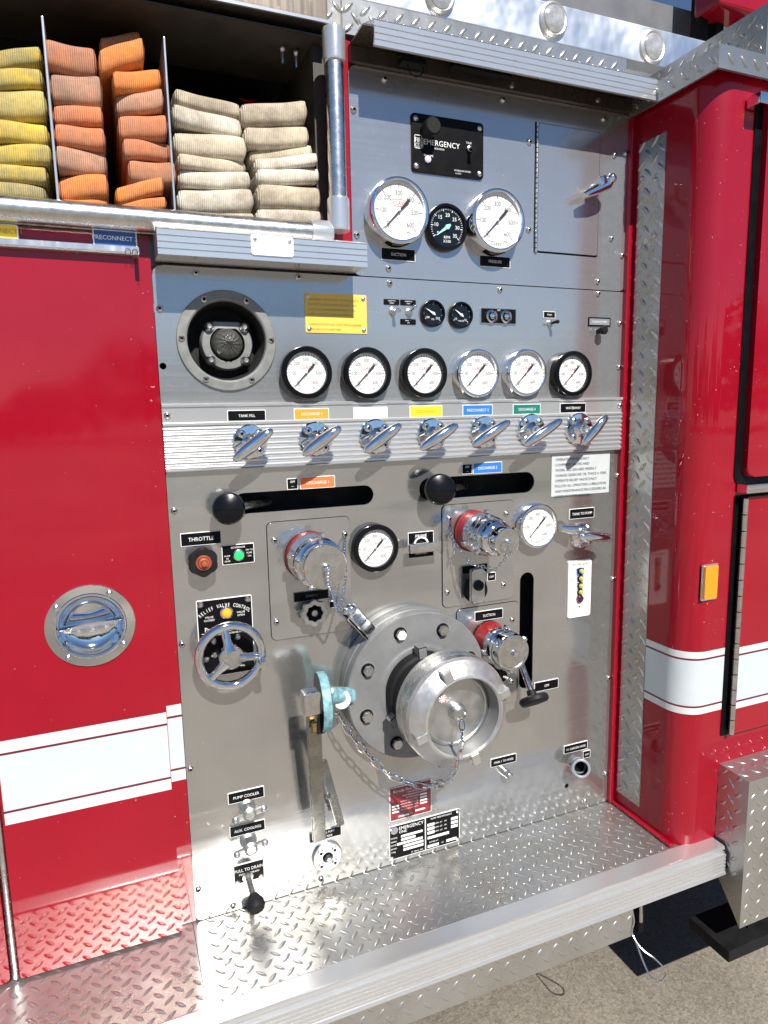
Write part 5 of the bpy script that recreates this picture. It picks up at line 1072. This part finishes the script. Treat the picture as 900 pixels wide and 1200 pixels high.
# rollers
def roller(a, e, r, name, lb, capl):
    a, e = Vector(a), Vector(e); d = (e - a).normalized(); ln_ = (e - a).length; b = MB('satin'); b.lathe(a, d, [(0, 0), (r, 0), (r, ln_), (0, ln_)], 28); o = b.build(name, T, None, lb)
    for (st, l_) in capl: b = MB('alum'); b.lathe(a + d * st, d, [(0, 0), (r * 1.16, 0), (r * 1.24, .003), (r * 1.24, l_ - .004), (r * 1.14, l_), (0, l_)], 28); b.build('end_cap', o)
vt, vb = P(391, 36, .035), P(397, 270, .035); xm = (vt.x + vb.x) / 2
roller((xm, -.035, vb.z), (xm, -.035, vt.z), .0165, 'hose_roller', 'upright steel hose roller', ((-.002, .058), (vt.z - vb.z - .052, .054)))
hb = P(370, 271, .026); ha = P(0, 247, .026)
roller((-1.0, -.026, (hb.z + ha.z) / 2), (P(385, 270, .026).x, -.026, (hb.z + ha.z) / 2), .0195, 'hose_roller', 'long level steel hose roller', ((1.0 + P(363, 270, .026).x, .040),))
b = MB('dark_steel'); b.box((-1.0, .012, ZH0 - .07), (.42, .05, ZH0 - .018), None); b.box((-1.0, .02, P(100, 262).z - .002), (XU - .04, .06, ZH0 - .05)); b.build('bed_sill', T)

# hoses: each stack of folds is one hose laid back and forth
SX = 1 / 3.0
def fold(b, x0, x1, tl, tr, bl, br, m, y_front, length=.42):
    """one end bend: outline corners in photo pixels, laid at the bed's real depth"""
    A, B, C, D = P(x0, tl, -y_front), P(x1, tr, -y_front), P(x0, bl, -y_front), P(x1, br, -y_front)
    c = (A + B + C + D) / 4; w = ((B.x - A.x) + (D.x - C.x)) / 4; h = ((A.z - C.z) + (B.z - D.z)) / 4 + .0012
    tilt = math.atan2(((B.z + D.z) - (A.z + C.z)) / 2, 2 * w); NU, NV = 22, 14; rows = []
    ph = random.uniform(0, 6); skew = random.uniform(-.012, .012)
    for i in range(NU + 1):
        u = -1 + 2 * i / NU; e = max(.03, (1 - abs(u) ** 18)) ** .30; row = []
        hu = h * e * (1.0 + .025 * math.cos(u * 2.2 + ph)); sag = .0012 * math.sin(u * 3 + ph)
        prof_ = [(length, 1.0), (length * .5, 1.0), (h * 1.4, 1.0)]
        for k in range(NV + 1): a = PI / 2 - PI * k / NV; prof_.append((h * .95 * (1 - max(0.0, math.cos(a)) ** .8), math.copysign(abs(math.sin(a)) ** .72, math.sin(a))))
        prof_ += [(h * 1.4, -1.0), (length * .5, -1.0), (length, -1.0)]
        for dy, f in prof_:
            xx = c.x + u * w * math.cos(tilt) ; zz = c.z + u * w * math.sin(tilt) + f * hu + sag
            row.append(b.v((xx, c.y + dy + (1 - e) * .018 + skew * u, zz)))
        rows.append(row)
    for i in range(NU):
        for k in range(len(rows[0]) - 1): b.face([rows[i][k], rows[i][k + 1], rows[i + 1][k + 1], rows[i + 1][k]], m)
    b.face(rows[0], m); b.face(rows[-1][::-1], m)
def hose(name, folds, label, x_off, yf=.012):
    b = MB()
    for f in folds:
        x0, x1, tl, tr, bl, br, m = f[:7]; fold(b, x_off + x0 * SX, x_off + x1 * SX, tl * SX, tr * SX, bl * SX, br * SX, m, yf + (f[7] if len(f) > 7 else random.uniform(0, .008)))
    o = b.build(name, None, None, label, ang=60); o['category'] = 'fire hose'; o['group'] = 'fire hoses folded in the hose bed'; return o
hose('fire_hose', [(-60, 150, 178, 155, 238, 228, 'hose_yellow', .03), (-60, 153, 240, 230, 305, 302, 'hose_yellow'), (-60, 165, 306, 312, 408, 420, 'hose_olive'), (-60, 172, 412, 430, 490, 505, 'hose_yellow'), (-60, 185, 492, 510, 565, 585, 'hose_yellow'), (-60, 170, 568, 584, 630, 646, 'hose_yellow'), (-60, 165, 634, 650, 692, 702, 'hose_olive')], 'yellow fire hose folded at the far left of the hose bed', 0)
hose('fire_hose', [(158, 342, 138, 150, 243, 262, 'hose_salmon', .012), (172, 360, 246, 262, 352, 376, 'hose_dusty', .004), (182, 363, 354, 377, 426, 444, 'hose_salmon'), (188, 372, 427, 448, 508, 520, 'hose_salmon'), (195, 378, 512, 520, 608, 610, 'hose_dusty', .004), (202, 382, 612, 608, 697, 698, 'hose_orange', .003), (215, 383, 700, 698, 738, 738, 'hose_orange')], 'orange hose with faded pink folds beside the first divider', 0)
hose('fire_hose', [(345, 500, 140, 95, 175, 165, 'hose_salmon', .06), (338, 515, 165, 118, 262, 212, 'hose_orange', .006), (390, 575, 266, 218, 318, 308, 'hose_orange', .004), (402, 578, 322, 312, 396, 388, 'hose_dusty'), (412, 592, 402, 396, 483, 486, 'hose_salmon'), (428, 600, 487, 490, 557, 554, 'hose_salmon'), (448, 622, 560, 565, 636, 650, 'hose_salmon', .002), (400, 580, 655, 618, 708, 682, 'hose_orange', .004), (415, 588, 715, 684, 745, 742, 'hose_orange')], 'bright orange hose with tilted upper folds beside the second divider', 0)
hose('fire_hose', [(70, 310, 290, 380, 352, 418, 'hose_tan', .03), (62, 318, 356, 420, 436, 476, 'hose_white', .004), (68, 328, 440, 490, 542, 556, 'hose_tan', .003), (80, 332, 545, 556, 590, 602, 'hose_tan'), (85, 345, 590, 606, 652, 663, 'hose_white', .003), (83, 355, 656, 666, 745, 746, 'hose_white', .001), (95, 358, 747, 750, 790, 790, 'hose_white')], 'off-white hose with a sloping top fold right of the second divider', 180)
hose('fire_hose', [(305, 545, 360, 345, 436, 433, 'hose_tan', .004), (315, 555, 440, 442, 518, 506, 'hose_tan', .004), (330, 565, 520, 512, 572, 544, 'hose_tan', .016), (355, 580, 550, 545, 594, 580, 'hose_white', .004), (358, 595, 597, 584, 644, 640, 'hose_white', .003), (360, 600, 648, 646, 732, 733, 'hose_tan', .001), (358, 612, 735, 735, 790, 792, 'hose_white')], 'off-white hose with level folds beside the upright roller', 180)

# ------------------------------------------------------------------ running step
YI, YO = -.2155, -.2555
b = MB('tread'); b.box((-1.2, YI, ZS - .012), (XW - .003, .02, ZS)); b.box((XW - .003, YI, ZS - .012), (1.235, YF + .02, ZS)); b.lugs((-.75, .0, ZS), (1, 0, 0), (0, -1, 0), (0, 0, 1), .83, -YI, .034, ph=(.25, .45), hh=.0014, L=.0125); b.lugs((.095, .0, ZS), (1, 0, 0), (0, -1, 0), (0, 0, 1), XW - .005 - .095, -YI, .034, ph=(.6, .2), hh=.0014, L=.0125); st = b.build('step_deck', T, None, 'diamond-plate running step, stained and worn', ang=40)
b = MB('void'); b.box((.0815, YI, ZS - .003), (.0828, .0, ZS + .0006)); b.build('deck_seam', st)
b = MB('alum'); prof = [(YI + .004, ZS - .01), (YI + .004, ZS + .003), (YI, ZS + .004), (YO + .006, ZS + .004), (YO + .001, ZS + .002), (YO, ZS - .004), (YO + .006, ZS - .006), (YO + .006, ZS - .010), (YO - .001, ZS - .0105)]
z_ = ZS - .012
prof += [(y - .0, z) for y, z in ribs(ZS - .012, ZS - .056, 5, -YO + .004, .0070, .66)] + [(YO - .004, ZS - .057), (YO - .006, ZS - .058), (YO - .006, ZS - .064), (YO + .004, ZS - .065), (YO + .004, ZS - .066), (YI + .004, ZS - .066)]
extrude_x(b, prof, -1.2, 1.2425); b.build('step_edge', st, None, 'ribbed bright aluminium step edge', ang=25)
xe = P(742, 1094, .25).x
b = MB('tread'); zlo, zhi = P(660, 1130, .25).z, ZS - .060; b.box((-1.2, -.247, zlo), (xe, .0, zhi)); b.lugs((-.6, -.247, zlo), (1, 0, 0), (0, 0, 1), (0, -1, 0), xe + .6, zhi - zlo, .039, ph=(.3, .1)); b.build('step_box', st, None, 'diamond-plate box under the step edge', ang=40)
b = MB('void'); b.box((-1.2, .02, .30), (1.24, .30, ZS - .013)); b.box((-1.2, .25, .22), (2.0, .9, .6)); b.build('underbody', T)
# pull cables
def cable(pts, r=.0018): b = MB('satin'); b.tube(curve(pts, 8), r, 6); return b.build('pull_cable', T)
cable([P(741, 1066, .245), P(743, 1080, .25), P(741, 1094, .25), P(752, 1112, .275), P(768, 1124, .295), P(780, 1138, .308), P(776, 1149, .312), P(764, 1146, .305), P(755, 1130, .285), P(746, 1106, .262), P(741, 1094, .25)])
b = MB('black', 'satin'); e = P(746, 1072, .2); b.box(e - Vector((.012, .02, .03)), e + Vector((.004, .02, .035)), 'black', .003); b.tube([P(751, 1060, .22), P(751, 1080, .22)], .004, 8, 'satin'); b.build('cable_bracket', T)

# diamond-plate box over the front wheel, with the rubber step hung below
bx, bf, bt = 1.250, -.300, .7265
b = MB('tread'); zf = .362; zk = .47
V = [(bx, YF + .002), (bx, bf), (2.1, bf), (2.1, YF + .002)]
A = [b.v((bx, YF + .001, zk)), b.v((bx, bf, zf)), b.v((2.1, bf, zf)), b.v((2.1, YF + .001, zk))]; B = [b.v((bx, YF + .001, bt)), b.v((bx, bf, bt - .004)), b.v((2.1, bf, bt - .004)), b.v((2.1, YF + .001, bt))]
for i in range(4): j = (i + 1) % 4; b.face([A[i], A[j], B[j], B[i]])
b.face(A[::-1]); b.face(B); b.lugs((bx, bf, zf), (1, 0, 0), (0, 0, 1), (0, -1, 0), .85, bt - zf - .004, .039, ph=(.35, .2)); b.lugs((bx, YF, zk), (0, -1, 0), (0, 0, 1), (-1, 0, 0), .078, bt - zk - .004, .039, ph=(.4, .3)); b.lugs((bx, YF, bt), (1, 0, 0), (0, -1, -.05), (0, 0, 1), .85, .078, .039, ph=(.3, .4))
wbx = b.build('wheel_box', T, None, 'diamond-plate box at the lower right corner', ang=40)
q = Vector((bx, -.243, .495)); b = MB('red_gasket', 'black'); b.lathe(q, (-1, 0, 0), [(.017, 0), (.017, .004), (.011, .005), (.011, .008), (0, .009)], 18, ms=['black', 'black', 'red_gasket', 'red_gasket']); b.build('marker_lamp', wbx, None, 'small round red lamp')
b = MB('black_rubber'); y0_ = PZ(829, 1091.5, .302); b.box((1.232, -.292, .272), (2.1, -.175, .302), None, .003); b.box((1.33, -.26, .30), (1.35, -.24, .40), None); b.build('rubber_step', T, None, 'black rubber step hung below the corner box')

# ------------------------------------------------------------------ mark every part's group for repeats that look alike
for o in bpy.data.objects:
    if o.parent is None: continue
